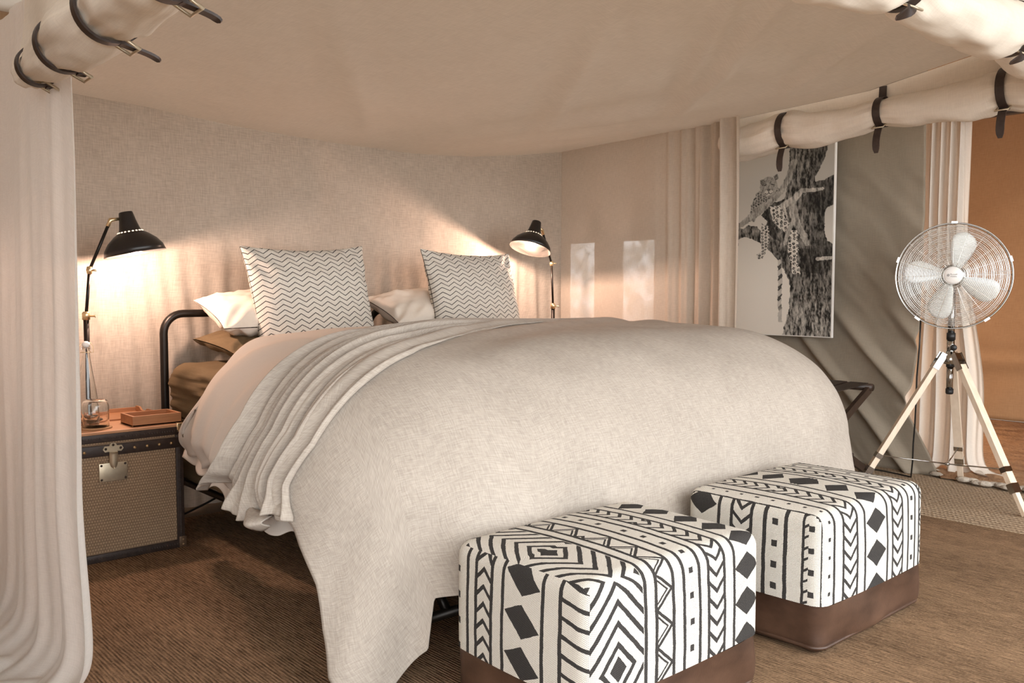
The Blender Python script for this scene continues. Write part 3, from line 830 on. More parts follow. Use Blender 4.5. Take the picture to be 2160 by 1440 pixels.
# ------------------------------------------------------------------ bed linen
XL, XR, YF = 1.55, 2.975, 2.15
def bedmap(a, b, off=0.0):
    a = np.asarray(a, float); b = np.asarray(b, float)
    dx = np.where(a < XL, a - XL, np.where(a > XR, a - XR, 0.)); dy = np.where(b < YF, b - YF, 0.)
    d = np.hypot(dx, dy) + 1e-9; nx = dx/d; ny = dy/d
    # squarer plan at the far foot corner
    L0 = .71; t = np.clip(d/L0, 0, 1); hang = np.maximum(d - L0, 0)
    corner = np.abs(nx*ny)*2
    ro = .5 - .05*np.abs(ny) - .20*sstep(2.3, 3.4, b)*(nx < 0)*np.abs(nx) + .07*corner*(nx > 0)
    out = ro*np.sin(t*PI/2) + .14*hang
    down = .40*(1 - np.cos(t*PI/2)) + hang
    nz = np.cos(t*PI/2); nh = np.sin(t*PI/2)
    ca = np.clip(a, XL, XR); cb = np.maximum(b, YF)
    zt = .838 - .03*(np.minimum(ca - 2.3, 0)/.8)**2 - .012*((cb - 2.8)/.6)**2
    return np.stack([ca + nx*(out + off*nh), cb + ny*(out + off*nh), zt - down + off*nz], -1)

def ij(n, m): return np.meshgrid(np.linspace(0, 1, n), np.linspace(0, 1, m), indexing='ij')
def thick(o, t): return solid(o, t, -1)

# duvet
U, V = ij(230, 130)
a = .825 + (3.85 - .825)*U; bhd = lerp_pts(a, [(.82, 3.30), (.95, 3.24), (1.1, 3.16), (1.27, 3.13), (1.56, 3.22), (1.9, 3.38), (2.3, 3.44), (4, 3.42)]); b_ = 1.95 + (bhd - 1.95)*V
hl = np.clip((XL - a)/.72, 0, 1)
off = .010*fbm(a*2.2, b_*2.2, 3) + .012*np.sin(b_*17 + a*2.5 + 1.2*fbm(a*2, b_*2, 2))*sstep(1.75, 1.3, a)*sstep(2.3, 2.6, b_) + .006*np.sin(b_*41 + 2*a)*sstep(1.3, .95, a)
off = off - .045*sstep(.10, 0, a - .825)                     # hem tucks under
P = bedmap(a, b_, off)
lip = sstep(-.07, 0, b_ - bhd); P[..., 2] -= .07*lip**2*np.clip(1 - hl*.6, 0, 1); P[..., 1] -= .02*lip**2
P[..., 2] += .016*np.sin(b_*25)*sstep(.12, 0, a - .825)
root = empty('duvet', (2.3, 2.7, .3), 0, 'puffy off-white cotton duvet spilling over the bed beside the trunk', 'duvet')
P = P - np.array([2.3, 2.7, .3])
o = MB().grid(P, cloth_uv(P)).build('quilted_cover', M['duvet'], root); thick(o, .03)
Q = P[:7, :, :].copy()
U2, V2 = ij(8, 130); b2 = 1.95 + 1.33*V2
Q = bedmap(.845 - .045*U2, b2, -.055 + .014*np.sin(b2*23 + 1) + .012*U2) - np.array([2.3, 2.7, .3])
Q[..., 2] += .012*np.sin(b2*31) - .012
o = MB().grid(Q, cloth_uv(Q)).build('hem_frill', M['duvet'], root); thick(o, .004)

# bedspread (flat panel over the foot, gathered folds across the bed)
bs = empty('linen_bedspread', (2.3, 2.1, .3), 0, 'oatmeal linen bedspread draped over the foot and gathered across the bed', 'bedspread')
OR = np.array([2.3, 2.1, .3])
FOLD = [(.80, 2.05), (.87, 2.06), (.96, 2.11), (1.08, 2.09), (1.21, 2.11), (1.32, 2.13), (1.46, 2.16), (1.62, 2.24), (1.87, 2.39), (2.2, 2.56), (2.61, 2.72), (3.0, 2.75), (4.1, 2.72)]
HEAD = [(.80, 2.56), (.84, 2.53), (.97, 2.40), (1.08, 2.37), (1.26, 2.44), (1.45, 2.50), (1.7, 2.56), (1.92, 2.63), (2.31, 2.80), (2.6, 2.86), (2.9, 2.84), (4.1, 2.78)]
U, V = ij(240, 130)
a = .855 + (3.0 - .855)*U**1.15
bf = lerp_pts(a, FOLD) - .10*sstep(2.9, 2.2, a); bh = lerp_pts(a, HEAD)
b_ = bf + (bh - bf)*V
nf = 7.5
ph = V*nf*2*PI + 2.6*vnoise(V*4.3 + 2, a*.9) + 1.4*fbm(a*1.6, V*3, 3) + .8*np.sin(a*3)
ridge = (.5 + .5*np.sin(ph))**.75
amp = .046*sstep(2.9, 1.5, a) + .004
amp = amp*(.70 + .45*vnoise(V*6 + 3, a*1.1))
off = .014 + amp*ridge + .006*np.sin(ph*2.3 + a*4)*sstep(2.4, 1.4, a)
off = off*sstep(1.02, .93, V) + .004
hem = sstep(.93, .855, a)
P = bedmap(a + .03*hem*np.sin(V*9 + 1), b_, off + .03*hem*np.sin(V*15)) - OR
o = MB().grid(P, cloth_uv(P)).build('gathered_folds', M['spread'], bs); thick(o, .004)
# curled hem corner at the bottom of the folds
U, V = ij(30, 14)
P = bedmap(.865 - .030*V - .03*np.sin(PI*U)*V*.8, 2.06 + .12*U, .030 + .05*np.sin(PI*V)*(.6 + .4*np.sin(U*4))) - OR
o = MB().grid(P, cloth_uv(P)).build('turned_hem', M['spread'], bs); thick(o, .004)

U, V = ij(300, 220)
LEFT = lerp_pts(V, [(0, .66), (.25, .66), (.45, .72), (.62, .79), (.8, .835), (.9, .87), (1, .86)])
a = LEFT + (4.0 - LEFT)*U
bf = lerp_pts(a, FOLD)
bot = lerp_pts(a, [(.64, 1.47), (.80, 1.36), (.98, 1.31), (1.08, 1.40), (1.2, 1.35), (1.6, 1.27), (3.0, 1.30), (4.1, 1.30)])
b_ = bot + (bf - bot)*V
s_edge = (bf - b_)
off = .020 + .026*np.exp(-((s_edge - .035)/.032)**2)*sstep(3.0, 2.2, a) + .010*fbm(a*3, b_*3, 3)
off -= .016*sstep(.012, 0, s_edge)
# soft pulls in the flat part and flutes in the hanging corner
off += .007*np.sin((b_ - .35*a)*24 + 2*fbm(a, b_, 2))*sstep(.5, .1, s_edge)*sstep(1.3, 1.8, a)
dd = np.hypot(np.minimum(a - XL, 0), np.minimum(b_ - YF, 0)); th = np.arctan2(-(b_ - YF), -(a - XL) + 1e-6)
off += sstep(.55, 1.15, dd)*(a < XL + .3)*(.055*np.sin(th*6.5 - 1.6) + .02*np.sin(th*15 + dd*4))
off += .012*np.sin(a*13 + .5)*sstep(1.75, 1.4, b_)*sstep(1.5, 1.8, a)
P = bedmap(a, b_, off)
P[..., 2] = np.maximum(P[..., 2], .012 + .006*np.sin(a*60))
P = P - OR
o = MB().grid(P, cloth_uv(P)).build('foot_panel', M['spread'], bs); thick(o, .005)

# ------------------------------------------------------------------ pillows and cushions
def pillow_mesh(w, h, t, pinch=.07, n=46, seed=0.0, wr=.008, power=.5, ear=0.0):
    mb = MB()
    U, V = ij(n, n); u = (U*2 - 1); v = (V*2 - 1)
    u = np.sign(u)*(1 - (1 - np.abs(u))**1.25); v = np.sign(v)*(1 - (1 - np.abs(v))**1.25)
    k = pinch
    X = w/2*u*(1 - k*(1 - v**2) + ear*0); Y = h/2*v*(1 - k*(1 - u**2))
    prof = ((1 - u**2)*(1 - v**2))
    prof = np.clip(prof, 0, 1)**power
    cor = np.exp(-((1 - np.abs(u))**2 + (1 - np.abs(v))**2)/.10)
    for sg in (1, -1):
        wrk = wr*fbm(X*14 + seed, Y*14 + sg, 4)*np.clip(prof*3, 0, 1) + .6*wr*np.sin((np.abs(X) - np.abs(Y))*70 + seed)*np.exp(-((np.abs(u) - 1)**2 + (np.abs(v) - 1)**2)/.35)*np.clip(prof*4, 0, 1)
        Z = sg*(t/2*prof*(1 - .35*cor) + .002) + wrk
        mb.grid(np.stack([X, Y, Z], -1), np.stack([X + w/2 + .01, Y + h/2 + .01], -1), flip=(sg < 0))
    return mb
def place(o, loc, tilt, rz=0.0, roll_=0.0):
    o.location = loc; o.rotation_euler = (tilt, roll_, rz)
for (x, nm, sd, lab, w) in ((1.955, 0, 1.3, 'chevron patterned square cushion standing nearer the rattan trunk', .60), (2.875, 0, 4.7, 'chevron patterned square cushion standing nearer the lit white lampshade', .60)):
    o = pillow_mesh(w, w, .17, .085, 60, sd, .010, .45).build('chevron_cushion', M['chevron'])
    tag(o, lab, 'cushion', 'chevron cushions')
    place(o, (x, 3.50, .895), math.radians(74), math.radians(-1.0 if x < 2 else 2), math.radians(-1.5 if x < 2 else 1.0))
def bed_pillow(x, y, z, mat, lab, w, h, t, tilt, rz, sd, pinch=.06):
    o = pillow_mesh(w, h, t, pinch, 44, sd, .016, .42).build('bed_pillow', M[mat]); tag(o, lab, 'pillow', 'bed pillows'); place(o, (x, y, z), math.radians(tilt), math.radians(rz)); return o
bed_pillow(1.86, 3.61, .752, 'khaki', 'khaki pillow lying under the white pillow near the trunk', .66, .42, .12, 6, 0, 2.2)
bed_pillow(1.87, 3.645, .885, 'pillow', 'off-white pillow stacked on the khaki pillow near the trunk', .68, .33, .19, 20, 0, 6.1)
bed_pillow(2.78, 3.61, .752, 'khaki', 'khaki pillow under the off-white pillow at the middle of the bed head', .66, .42, .12, 6, 0, 8.2)
bed_pillow(2.74, 3.645, .885, 'pillow', 'off-white pillow leaning behind the second chevron cushion', .70, .33, .19, 20, 0, 9.4)

# ------------------------------------------------------------------ trunks
def make_trunk(lab):
    T = empty('rattan_trunk', (.855, 3.36, 0), 0, lab, 'trunk', 'rattan bedside trunks')
    w, d, h = .445, .46, .478
    MB().box((.006, .006, .02), (w - .006, d - .006, .408), .004).build('body', M['rattan'], T, smooth=False)
    lid = MB().box((.006, .006, .412), (w - .006, d - .006, h - .01), .004).build('lid', M['rattan'], T, smooth=False)
    MB().box((.0, .0, h - .012), (w, d, h), .003).build('lid_top', M['top_wood'], lid, smooth=False)
    def bead(mb, p, q, n=46, r=.0035):
        p, q = Vector(p), Vector(q)
        for i in range(n):
            c = p.lerp(q, (i + .5)/n); mb.lathe([(0, -r), (r, 0), (0, r)], 6, Matrix.Translation(c) @ Matrix.Diagonal((1, .5, 1.5, 1)))
    m = MB().box((-.002, -.002, h - .040), (w + .002, .010, h - .010), .003)
    bead(m, (.005, -.003, h - .025), (w - .005, -.003, h - .025)); m.build('lid_edging', M['leather'], lid, auto=40)
    m = MB().box((-.002, -.002, 0), (w + .002, .010, .030), .003); bead(m, (.005, -.003, .016), (w - .005, -.003, .016)); m.build('base_edging', M['leather'], T, auto=40)
    for x in (0, w - .026):
        m = MB().box((x - .001, -.002, .02), (x + .027, .010, h - .04), .003); bead(m, (x + .013, -.003, .03), (x + .013, -.003, h - .05)); m.build('corner_edging', M['leather'], T, auto=40)
    for y in (0, d - .012):
        MB().box((w - .010, y, .02), (w + .002, y + .03, h - .04), .003).build('side_edging', M['leather'], T, auto=40)
    MB().box((w - .010, .0, 0), (w + .002, d, .03), .003).build('side_edging', M['leather'], T, auto=40)
    band = MB().box((-.003, -.004, .388), (w + .003, .008, .428), .003).build('leather_band', M['leather'], T, auto=40)
    for x in (.09, .265, .31, .355, .40):
        MB().lathe([(0, .006), (.005, .004), (.006, 0)], 12, Matrix.Translation((x, -.004, .408)) @ Matrix.Rotation(PI/2, 4, 'X')).build('stud', M['brass'], band)
    for x in (.0, w):
        m = MB().box((x - .022, -.005, -.0), (x + (.006 if x else .022), .012, .042), .003)
        c = m.build('corner_cap', plain('aged_cap', (.16, .10, .06), .45, .6, vscale=60), T, auto=40)
        for zz in (.012, .030): MB().lathe([(0, .004), (.003, .002), (.004, 0)], 10, Matrix.Translation((x - .008, -.005, zz)) @ Matrix.Rotation(PI/2, 4, 'X')).build('rivet', M['brass'], c)
    MB().box((w - .022, -.004, h - .03), (w + .006, .02, h + .003), .003).build('corner_cap', M['brass'], T, auto=40)
    # latch
    L = MB().box((.138, -.006, .294), (.237, .002, .362), .002).build('lock_plate', M['plate'], T, auto=40)
    for x in (.146, .229):
        for z in (.302, .354): MB().lathe([(0, .0035), (.0035, .002), (.0045, 0)], 10, Matrix.Translation((x, -.006, z)) @ Matrix.Rotation(PI/2, 4, 'X')).build('rivet', M['leather'], L)
    out = [(-.036, .004), (-.030, .016), (-.014, .016), (-.008, .026), (.008, .026), (.014, .016), (.030, .016), (.036, .004), (.028, -.006), (.014, -.004), (.012, -.020), (-.012, -.020), (-.014, -.004), (-.028, -.006)]
    vs = [(.1875 + x, -.010, .408 + z) for x, z in out] + [(.1875 + x, -.003, .408 + z) for x, z in out]; n = len(out)
    H = MB().add(vs, [tuple(range(n)), tuple(reversed(range(n, 2*n)))] + [(i, n + i, n + (i + 1) % n, (i + 1) % n) for i in range(n)]).build('hasp', M['plate'], T, smooth=False)
    for x, z in ((-.026, .006), (.026, .006), (0, .019)): MB().lathe([(0, .004), (.004, .002), (.005, 0)], 10, Matrix.Translation((.1875 + x, -.010, .408 + z)) @ Matrix.Rotation(PI/2, 4, 'X')).build('rivet', M['leather'], H)
    vs = []
    for i in range(9):
        t = i/8; z = .402 - .062*t; ww = .014*math.sqrt(max(0, 1 - max(0, (t - .35)/.65)**2)) + .0015
        for k in range(7):
            a = PI*k/6; vs.append((.1875 + ww*math.cos(a), -.012 - .014*math.sin(a)*(1 - .4*t), z))
    MB().add(vs, [(i*7 + k, i*7 + k + 1, (i + 1)*7 + k + 1, (i + 1)*7 + k) for i in range(8) for k in range(6)] + [tuple(range(7)), tuple(56 + k for k in range(6, -1, -1))]).build('latch_tongue', M['plate'], H)
    # side handle
    MB().tube([(w + .004, .14, .40), (w + .03, .15, .385), (w + .034, .23, .375), (w + .03, .31, .385), (w + .004, .32, .40)], .009, 8).build('carry_handle', M['brass'], T)
    return T
tr_a = make_trunk('woven rattan trunk with leather edging and brass lock beside the bed')
tr_b = copy_tree(tr_a); tr_b.location = (3.442, 3.36, 0); tr_b['label'] = 'woven rattan trunk hidden behind the bed under the right lamp'
TZ = .478

# wooden box and tray on the trunk
bx = empty('wooden_box', (1.125, 3.385, TZ), 0, 'small open wooden box on the trunk', 'box')
W_, D_, H_ = .182, .135, .040
MB().box((0, 0, 0), (W_, D_, .006)).build('box_floor', M['tray_wood'], bx, smooth=False)
for lo, hi in (((0, 0, 0), (W_, .010, H_)), ((0, D_ - .010, 0), (W_, D_, H_)), ((0, .01, 0), (.010, D_ - .01, H_)), ((W_ - .010, .01, 0), (W_, D_ - .01, H_))):
    MB().box(lo, hi, .0012).build('box_side', M['tray_wood'], bx, smooth=False)
ty = empty('serving_tray', (1.03, 3.60, TZ), 0, 'low wooden tray at the back of the trunk behind the wooden box', 'tray')
MB().box((0, 0, 0), (.25, .20, .006)).build('tray_floor', M['tray_wood'], ty, smooth=False)
MB().box((0, .19, 0), (.25, .20, .022), .001).build('tray_side', M['tray_wood'], ty, smooth=False)
for x in (0, .242):
    vs = []
    prof = [(0, .028), (.06, .028), (.085, .016), (.125, .016), (.15, .028), (.19, .028)]
    for xx in (x, x + .008):
        for y, z in prof: vs.append((xx, y, 0)); vs.append((xx, y, z))
    n = len(prof)*2; fs = []
    for i in range(len(prof) - 1):
        fs += [(2*i, 2*i + 1, 2*i + 3, 2*i + 2), (n + 2*i + 2, n + 2*i + 3, n + 2*i + 1, n + 2*i), (2*i + 1, n + 2*i + 1, n + 2*i + 3, 2*i + 3), (2*i, 2*i + 2, n + 2*i + 2, n + 2*i)]
    fs += [(0, n, n + 1, 1), (n - 2, n - 1, 2*n - 1, 2*n - 2)]
    MB().add(vs, fs).build('tray_side', M['tray_wood'], ty, smooth=False)

# ------------------------------------------------------------------ bottles, glass, coaster
def make_bottle(loc, lab):
    B = empty('swing_top_bottle', loc, 0, lab, 'bottle', 'glass swing top bottles')
    po_ = [(0, .003), (.038, .003), (.041, .008), (.041, .045), (.039, .08), (.030, .15), (.0215, .205), (.016, .245), (.0135, .268), (.0135, .282), (.0165, .286), (.0165, .296), (.012, .298)]
    pi_ = [(.0095, .296), (.0105, .268), (.013, .245), (.0185, .205), (.027, .15), (.036, .08), (.038, .045), (.037, .012), (0, .010)]
    MB().lathe(po_ + pi_, 40).build('glass_body', M['glass'], B)
    MB().lathe([(0, .290), (.009, .291), (.011, .299), (.014, .303), (.013, .312), (.006, .318), (0, .318)], 24).build('stopper', M['white_plastic'], B)
    m = MB()
    for s in (-1, 1):
        m.tube([(s*.0165, 0, .276), (s*.026, 0, .274), (s*.0245, 0, .300), (s*.016, 0, .312), (0, 0, .3125)], .0014, 6)
    m.tube([(.0155*math.cos(a), .0155*math.sin(a), .277) for a in np.linspace(0, 2*PI, 24, endpoint=False)], .0012, 6, closed=True)
    m.build('wire_bail', M['brass'], B)
    return B
b1 = make_bottle((1.018, 3.555, TZ), 'clear glass swing top bottle on the trunk beside the curtain')
b2 = copy_tree(b1); b2.location = (3.715, 3.56, TZ); b2['label'] = 'swing top bottle whose stopper shows above the bed by the right lamp'
o = MB().lathe([(0, 0), (.054, 0), (.056, .003), (.054, .006), (0, .006)], 36, Matrix.Translation((1.016, 3.455, TZ))).build('coaster', M['coaster']); tag(o, 'round tan coaster under the upturned glass', 'coaster')
gl = [(.046, 0), (.0468, .075), (.043, .094), (.033, .101), (0, .102), (0, .097), (.032, .096), (.040, .090), (.044, .075), (.0435, 0)]
o = MB().lathe(gl, 40, Matrix.Translation((1.016, 3.455, TZ + .007)), closed=False).build('drinking_glass', M['glass']); tag(o, 'upturned clear drinking glass on a coaster on the trunk', 'glass')

# ------------------------------------------------------------------ lamps
def make_lamp(base, collar_z, joint, head, axis, lab):
    """base on trunk, joint: elbow point, head: neck point, axis: direction the shade opens to"""
    L = empty('desk_lamp', base, 0, lab, 'lamp', 'bedside lamps'); b0 = Vector(base)
    J = Vector(joint) - b0; Hd = Vector(head) - b0; ax = Vector(axis).normalized(); cz = collar_z - base[2]
    MB().lathe([(0, 0), (.052, 0), (.054, .004), (.050, .012), (.02, .016), (.012, .024), (0, .024)], 36).build('base', M['black_metal'], L)
    MB().tube([(0, 0, .012), (0, 0, cz)], .0105, 14).build('pole', M['black_metal'], L)
    col = MB().lathe([(0, cz - .014), (.0145, cz - .014), (.0145, cz + .012), (.010, cz + .018), (0, cz + .018)], 18).build('collar', M['brass'], L)
    MB().tube([(0, 0, cz), (.028, -.014, cz), (.030, -.015, cz)], [.0035, .0035, .0075], 10).build('thumb_screw', M['brass'], col)
    MB().tube([(0, 0, cz), J], .0062, 12).build('rod', M['black_metal'], L)
    el = MB().lathe([(0, -.016), (.009, -.014), (.012, 0), (.009, .014), (0, .016)], 16, Matrix.Translation(J)).build('elbow', M['brass'], L)
    MB().tube([J - Vector((0, 0, 0)), J + Vector((.02, -.02, 0))], .004, 8).build('thumb_screw', M['brass'], el)
    # shade
    side = (Hd - J); side = (side - ax*side.dot(ax)).normalized()
    zq = ax.to_track_quat('Z', 'Y').to_matrix().to_4x4()
    S0 = Hd                                             # shade origin at the neck, opening along +z
    mt = Matrix.Translation(S0) @ zq
    ss = .88
    prof = [(.0, -.040), (.027, -.040), (.030, -.036), (.036, .0), (.044, .035), (.050, .050), (.075, .066), (.105, .092), (.126, .122), (.134, .150)]
    inn = [(.1325, .150), (.124, .123), (.103, .094), (.073, .068), (.046, .054), (.0, .050)]
    prof = [(a_*ss, c_*ss) for a_, c_ in prof]; inn = [(a_*ss, c_*ss) for a_, c_ in inn]
    sh = MB().lathe(prof + inn[:1], 48, mt).build('shade', M['shade_black'], L)
    MB().lathe(inn, 48, mt).build('shade_lining', M['shade_white'], sh)
    for k in range(20):
        a = 2*PI*k/20; MB().lathe([(0, -.004), (.004, -.002), (.0045, 0), (.004, .002), (0, .004)], 8, mt @ Matrix.Translation((.0455*math.cos(a), .0455*math.sin(a), .0455))).build('vent_hole_glow', M['vent'], sh)  # solid glowing dots in place of holes, leaked bulb light painted on
    MB().lathe([(0, .045), (.012, .046), (.012, .054), (.018, .066), (.019, .074), (.013, .086), (0, .091)], 20, mt).build('bulb', M['bulb'], L)
    # arm from elbow to the neck, with knuckle
    cx = mt @ Vector((0, 0, -.012)); dirn = (J - cx); dirn = (dirn - ax*dirn.dot(ax)).normalized()
    K = cx + dirn*.062
    MB().tube([J, K], .0062, 12).build('arm', M['black_metal'], L)
    kn = MB().tube([K - (K - J).normalized()*.028, K, cx + dirn*.03], [.008, .009, .0055], 12).build('knuckle', M['brass'], L)
    li = bpy.data.lights.new('lamp_light', 'POINT'); li.energy = LAMP_W; li.color = (1.0, .67, .53); li.shadow_soft_size = .028
    lo = bpy.data.objects.new('lamp_light', li); COL.objects.link(lo); lo.parent = L; lo.location = mt @ Vector((0, 0, .129))
    return L
make_lamp((1.052, 3.66, TZ), .887, (1.069, 3.66, 1.0644), (1.215, 3.655, 1.2616), (.18, -.08, -1.0), 'black desk lamp on the trunk casting warm light, shade seen from the side')
make_lamp((3.597, 3.68, TZ), .888, (3.584, 3.68, 1.1355), (3.432, 3.654, 1.334), (-.39, -.06, -1.0), 'black desk lamp at the far side of the bed with its glowing white opening showing')

# ------------------------------------------------------------------ poufs
def make_pouf(name, x0, x1, y0, y1, hz, hsplit, mf, ms, lab):
    root = empty(name, (x0, y0, 0), 0, lab, 'footstool', 'woven footstools')
    w, d = x1 - x0, y1 - y0
    bm = bmesh.new(); bmesh.ops.create_cube(bm, size=2); bmesh.ops.subdivide_edges(bm, edges=bm.edges[:], cuts=40, use_grid_fill=True)
    h = np.array([w/2, d/2, hz/2]); r = np.array([.050, .050, .050]); c = np.array([w/2, d/2, hz/2]); R = .036
    def shape(co):
        p = np.array(co)*h; inner = np.clip(p, -(h - R), h - R); dd = p - inner; l = np.linalg.norm(dd)
        if l > 1e-9: p = inner + dd/l*R
        q = p/h
        p[2] += .012*(1 - q[0]**2)*(1 - q[1]**2) if q[2] > .6 else 0
        bul = .010*(1 - q[2]**2)
        p[0] += math.copysign(bul, q[0])*(abs(q[0]) > .7)*(1 - q[1]**2); p[1] += math.copysign(bul, q[1])*(abs(q[1]) > .7)*(1 - q[0]**2)
        return p + c
    for part in ('cover', 'leather_base'):
        b2 = bm.copy()
        for v in b2.verts: v.co = shape(v.co[:])
        geo = b2.verts[:] + b2.edges[:] + b2.faces[:]
        bmesh.ops.bisect_plane(b2, geom=geo, plane_co=(0, 0, hsplit), plane_no=(0, 0, 1), clear_inner=(part == 'cover'), clear_outer=(part != 'cover'))
        if part == 'leather_base':
            for v in b2.verts:
                k = .985; v.co.x = c[0] + (v.co.x - c[0])*.992; v.co.y = c[1] + (v.co.y - c[1])*.992
                v.co.x += .004*math.sin(v.co.z*30 + v.co.y*14); v.co.y += .004*math.sin(v.co.z*26 + v.co.x*15)
        me = bpy.data.meshes.new(part); b2.to_mesh(me); b2.free()
        o = link(part, me, None, root); me.shade_smooth()
        if part == 'cover':
            me.materials.append(M[mf]); me.materials.append(M[ms]); ul = me.uv_layers.new(name='UVMap')
            for p in me.polygons:
                n = p.normal; cc = p.center
                side = abs(n.x) > .72 and n.z < .7
                p.material_index = 1 if side else 0
                for li in p.loop_indices:
                    co = me.vertices[me.loops[li].vertex_index].co
                    if side: ul.data[li].uv = (d - co.y, co.z + 1.0)
                    else:
                        # one strip running up the front, over the top and down the back
                        if co.y < d/2: vv = (co.y - (hz - co.z)*1.0)
                        else: vv = d + (hz - co.z) - (d - co.y)
                        ul.data[li].uv = (co.x, vv + 1.0)
        else: me.materials.append(M['pouf_leather'])
    bm.free()
    # piping near the floor and stitched hem
    def ring(z, grow, rr, nm, mat):
        pts = []
        hx, hy = w/2 + grow, d/2 + grow
        for (cx_, cy_, a0) in ((1, 1, 0), (-1, 1, PI/2), (-1, -1, PI), (1, -1, 3*PI/2)):
            for k in range(9):
                a = a0 + k*PI/16; pts.append((c[0] + cx_*(hx - R) + R*math.cos(a), c[1] + cy_*(hy - R) + R*math.sin(a), z))
        MB().tube(pts, rr, 6, closed=True).build(nm, mat, root)
    ring(.022, -.006, .006, 'piping', M['pouf_leather'])
    return root
make_pouf('woven_footstool', 1.285, 1.905, 1.205, 1.655, .398, .140, 'pouf_a_front', 'pouf_a_side', 'black and white woven footstool with nested diamonds, nearest the camera')
make_pouf('woven_footstool', 2.165, 2.785, 1.185, 1.635, .395, .140, 'pouf_b_front', 'pouf_b_side', 'black and white woven footstool with a column of diamonds, nearer the fan')

# ------------------------------------------------------------------ folding luggage rack
lr = empty('luggage_rack', (3.70, 2.25, 0), 0, 'dark wooden folding luggage rack between the bed and the grey wall', 'rack')
for y in (.0, .46):
    for (xa, xb) in ((0, .86), (.86, 0)):
        p, q = Vector((xa, y + (.0 if xa else .028), .455)), Vector((xb + (.03 if xb else -.03), y + (.0 if xa else .028), 0.012))
        dr = (q - p).normalized(); sd = Vector((0, 1, 0)); nn = dr.cross(sd)
        MB().obox((p + q)/2, dr, sd, nn, (q - p).length/2, .011, .020).build('leg', M['dark_wood'], lr, smooth=False)
for x in (0, .86):
    MB().tube([(x, -.02, .465), (x, .51, .465)], .020, 12).build('top_rail', M['dark_wood'], lr)
MB().tube([(.16, 0, .12), (.16, .48, .12)], .011, 10).build('stretcher', M['dark_wood'], lr)
MB().tube([(.70, 0, .12), (.70, .48, .12)], .011, 10).build('stretcher', M['dark_wood'], lr)
for y in (.03, .15, .27, .39):
    pts = [(-.012 + .884*t, y + .03, .485 - .02*math.sin(PI*t)) for t in np.linspace(0, 1, 12)]
    MB().strip(pts, .10, .004, (0, 1, 0)).build('leather_strap', M['leather'], lr, auto=40)

# ------------------------------------------------------------------ tripod fan
FX, FY = 4.35, 1.75
fan = empty('tripod_fan', (FX, FY, 0), 0, 'chrome caged fan on a pale wooden tripod', 'fan')
hubz = .665
feet = [(math.radians(13), .42, None), (math.radians(130), .42, None), (math.radians(250), .42, None)]
for a, R_, _ in feet:
    d = Vector((math.cos(a), math.sin(a), 0)); top = d*.045 + Vector((0, 0, hubz - .005)); bot = d*R_ + Vector((0, 0, .004))
    dr = (bot - top).normalized(); sd = Vector((-d.y, d.x, 0)); nn = dr.cross(sd); Ln = (bot - top).length
    leg = MB().obox(top + dr*(Ln*.44), dr, sd, nn, Ln*.40, .019, .0125).build('leg', M['leg_wood'], fan, smooth=False)
    MB().obox(top + dr*(Ln*.90), dr, sd, nn, Ln*.10, .013, .009).build('leg_extension', M['leg_wood'], leg, smooth=False)
    cl = MB().obox(top + dr*(Ln*.835), dr, sd, nn, .022, .0215, .015).build('leg_clamp', M['chrome'], leg, smooth=False)
    m = MB()
    for s in (-1, 1): m.obox(top + dr*.012 + sd*(s*.0205), dr, sd, nn, .042, .0022, .015)
    m.obox(top - dr*.012, dr, sd, nn, .016, .0205, .012); m.build('leg_bracket', M['chrome'], leg, smooth=False)
    mid = top + dr*(Ln*.72)
    MB().tube([Vector((0, 0, .155)), mid - d*.008], .0032, 8).build('spreader_rod', M['chrome'], fan)
    MB().obox(mid, dr, sd, nn, .012, .021, .015).build('rod_bracket', M['chrome'], leg, smooth=False)
MB().lathe([(0, -.008), (.010, -.006), (.012, 0), (.010, .006), (0, .008)], 14, Matrix.Translation((0, 0, .155))).build('spreader_hub', M['chrome'], fan)
MB().lathe([(0, hubz - .030), (.030, hubz - .030), (.038, hubz - .015), (.034, hubz + .012), (.020, hubz + .022), (.020, hubz + .030), (0, hubz + .030)], 28).build('tripod_hub', M['chrome'], fan)
MB().lathe([(0, hubz + .02), (.0165, hubz + .02), (.0165, hubz + .085), (0, hubz + .085)], 24).build('upper_collar', M['chrome'], fan)
MB().lathe([(0, hubz + .085), (.0195, hubz + .085), (.0195, hubz + .118), (0, hubz + .118)], 24).build('black_ring', M['black_plastic'], fan)
MB().lathe([(0, hubz - .045), (.0185, hubz - .045), (.0185, hubz - .025), (0, hubz - .025)], 24).build('black_ring', M['black_plastic'], fan)
MB().lathe([(0, hubz - .155), (.0145, hubz - .155), (.0145, hubz - .04), (0, hubz - .04)], 24).build('lower_tube', M['chrome'], fan)
MB().lathe([(0, hubz - .176), (.014, hubz - .174), (.0175, hubz - .168), (.0175, hubz - .148), (0, hubz - .148)], 24).build('end_cap', M['black_plastic'], fan)
to_cam = Vector((-FX, -FY, 0)).normalized(); sidev = to_cam.cross(Vector((0, 0, 1)))
kpos = to_cam*.03 + sidev*(-.012) + Vector((0, 0, hubz + .05))
MB().lathe([(0, .016), (.012, .015), (.015, .010), (.015, -.004), (.004, -.006), (.004, -.022), (0, -.022)], 12, Matrix.Translation(kpos) @ to_cam.to_track_quat('Z', 'Y').to_matrix().to_4x4()).build('height_knob', M['black_plastic'], fan)
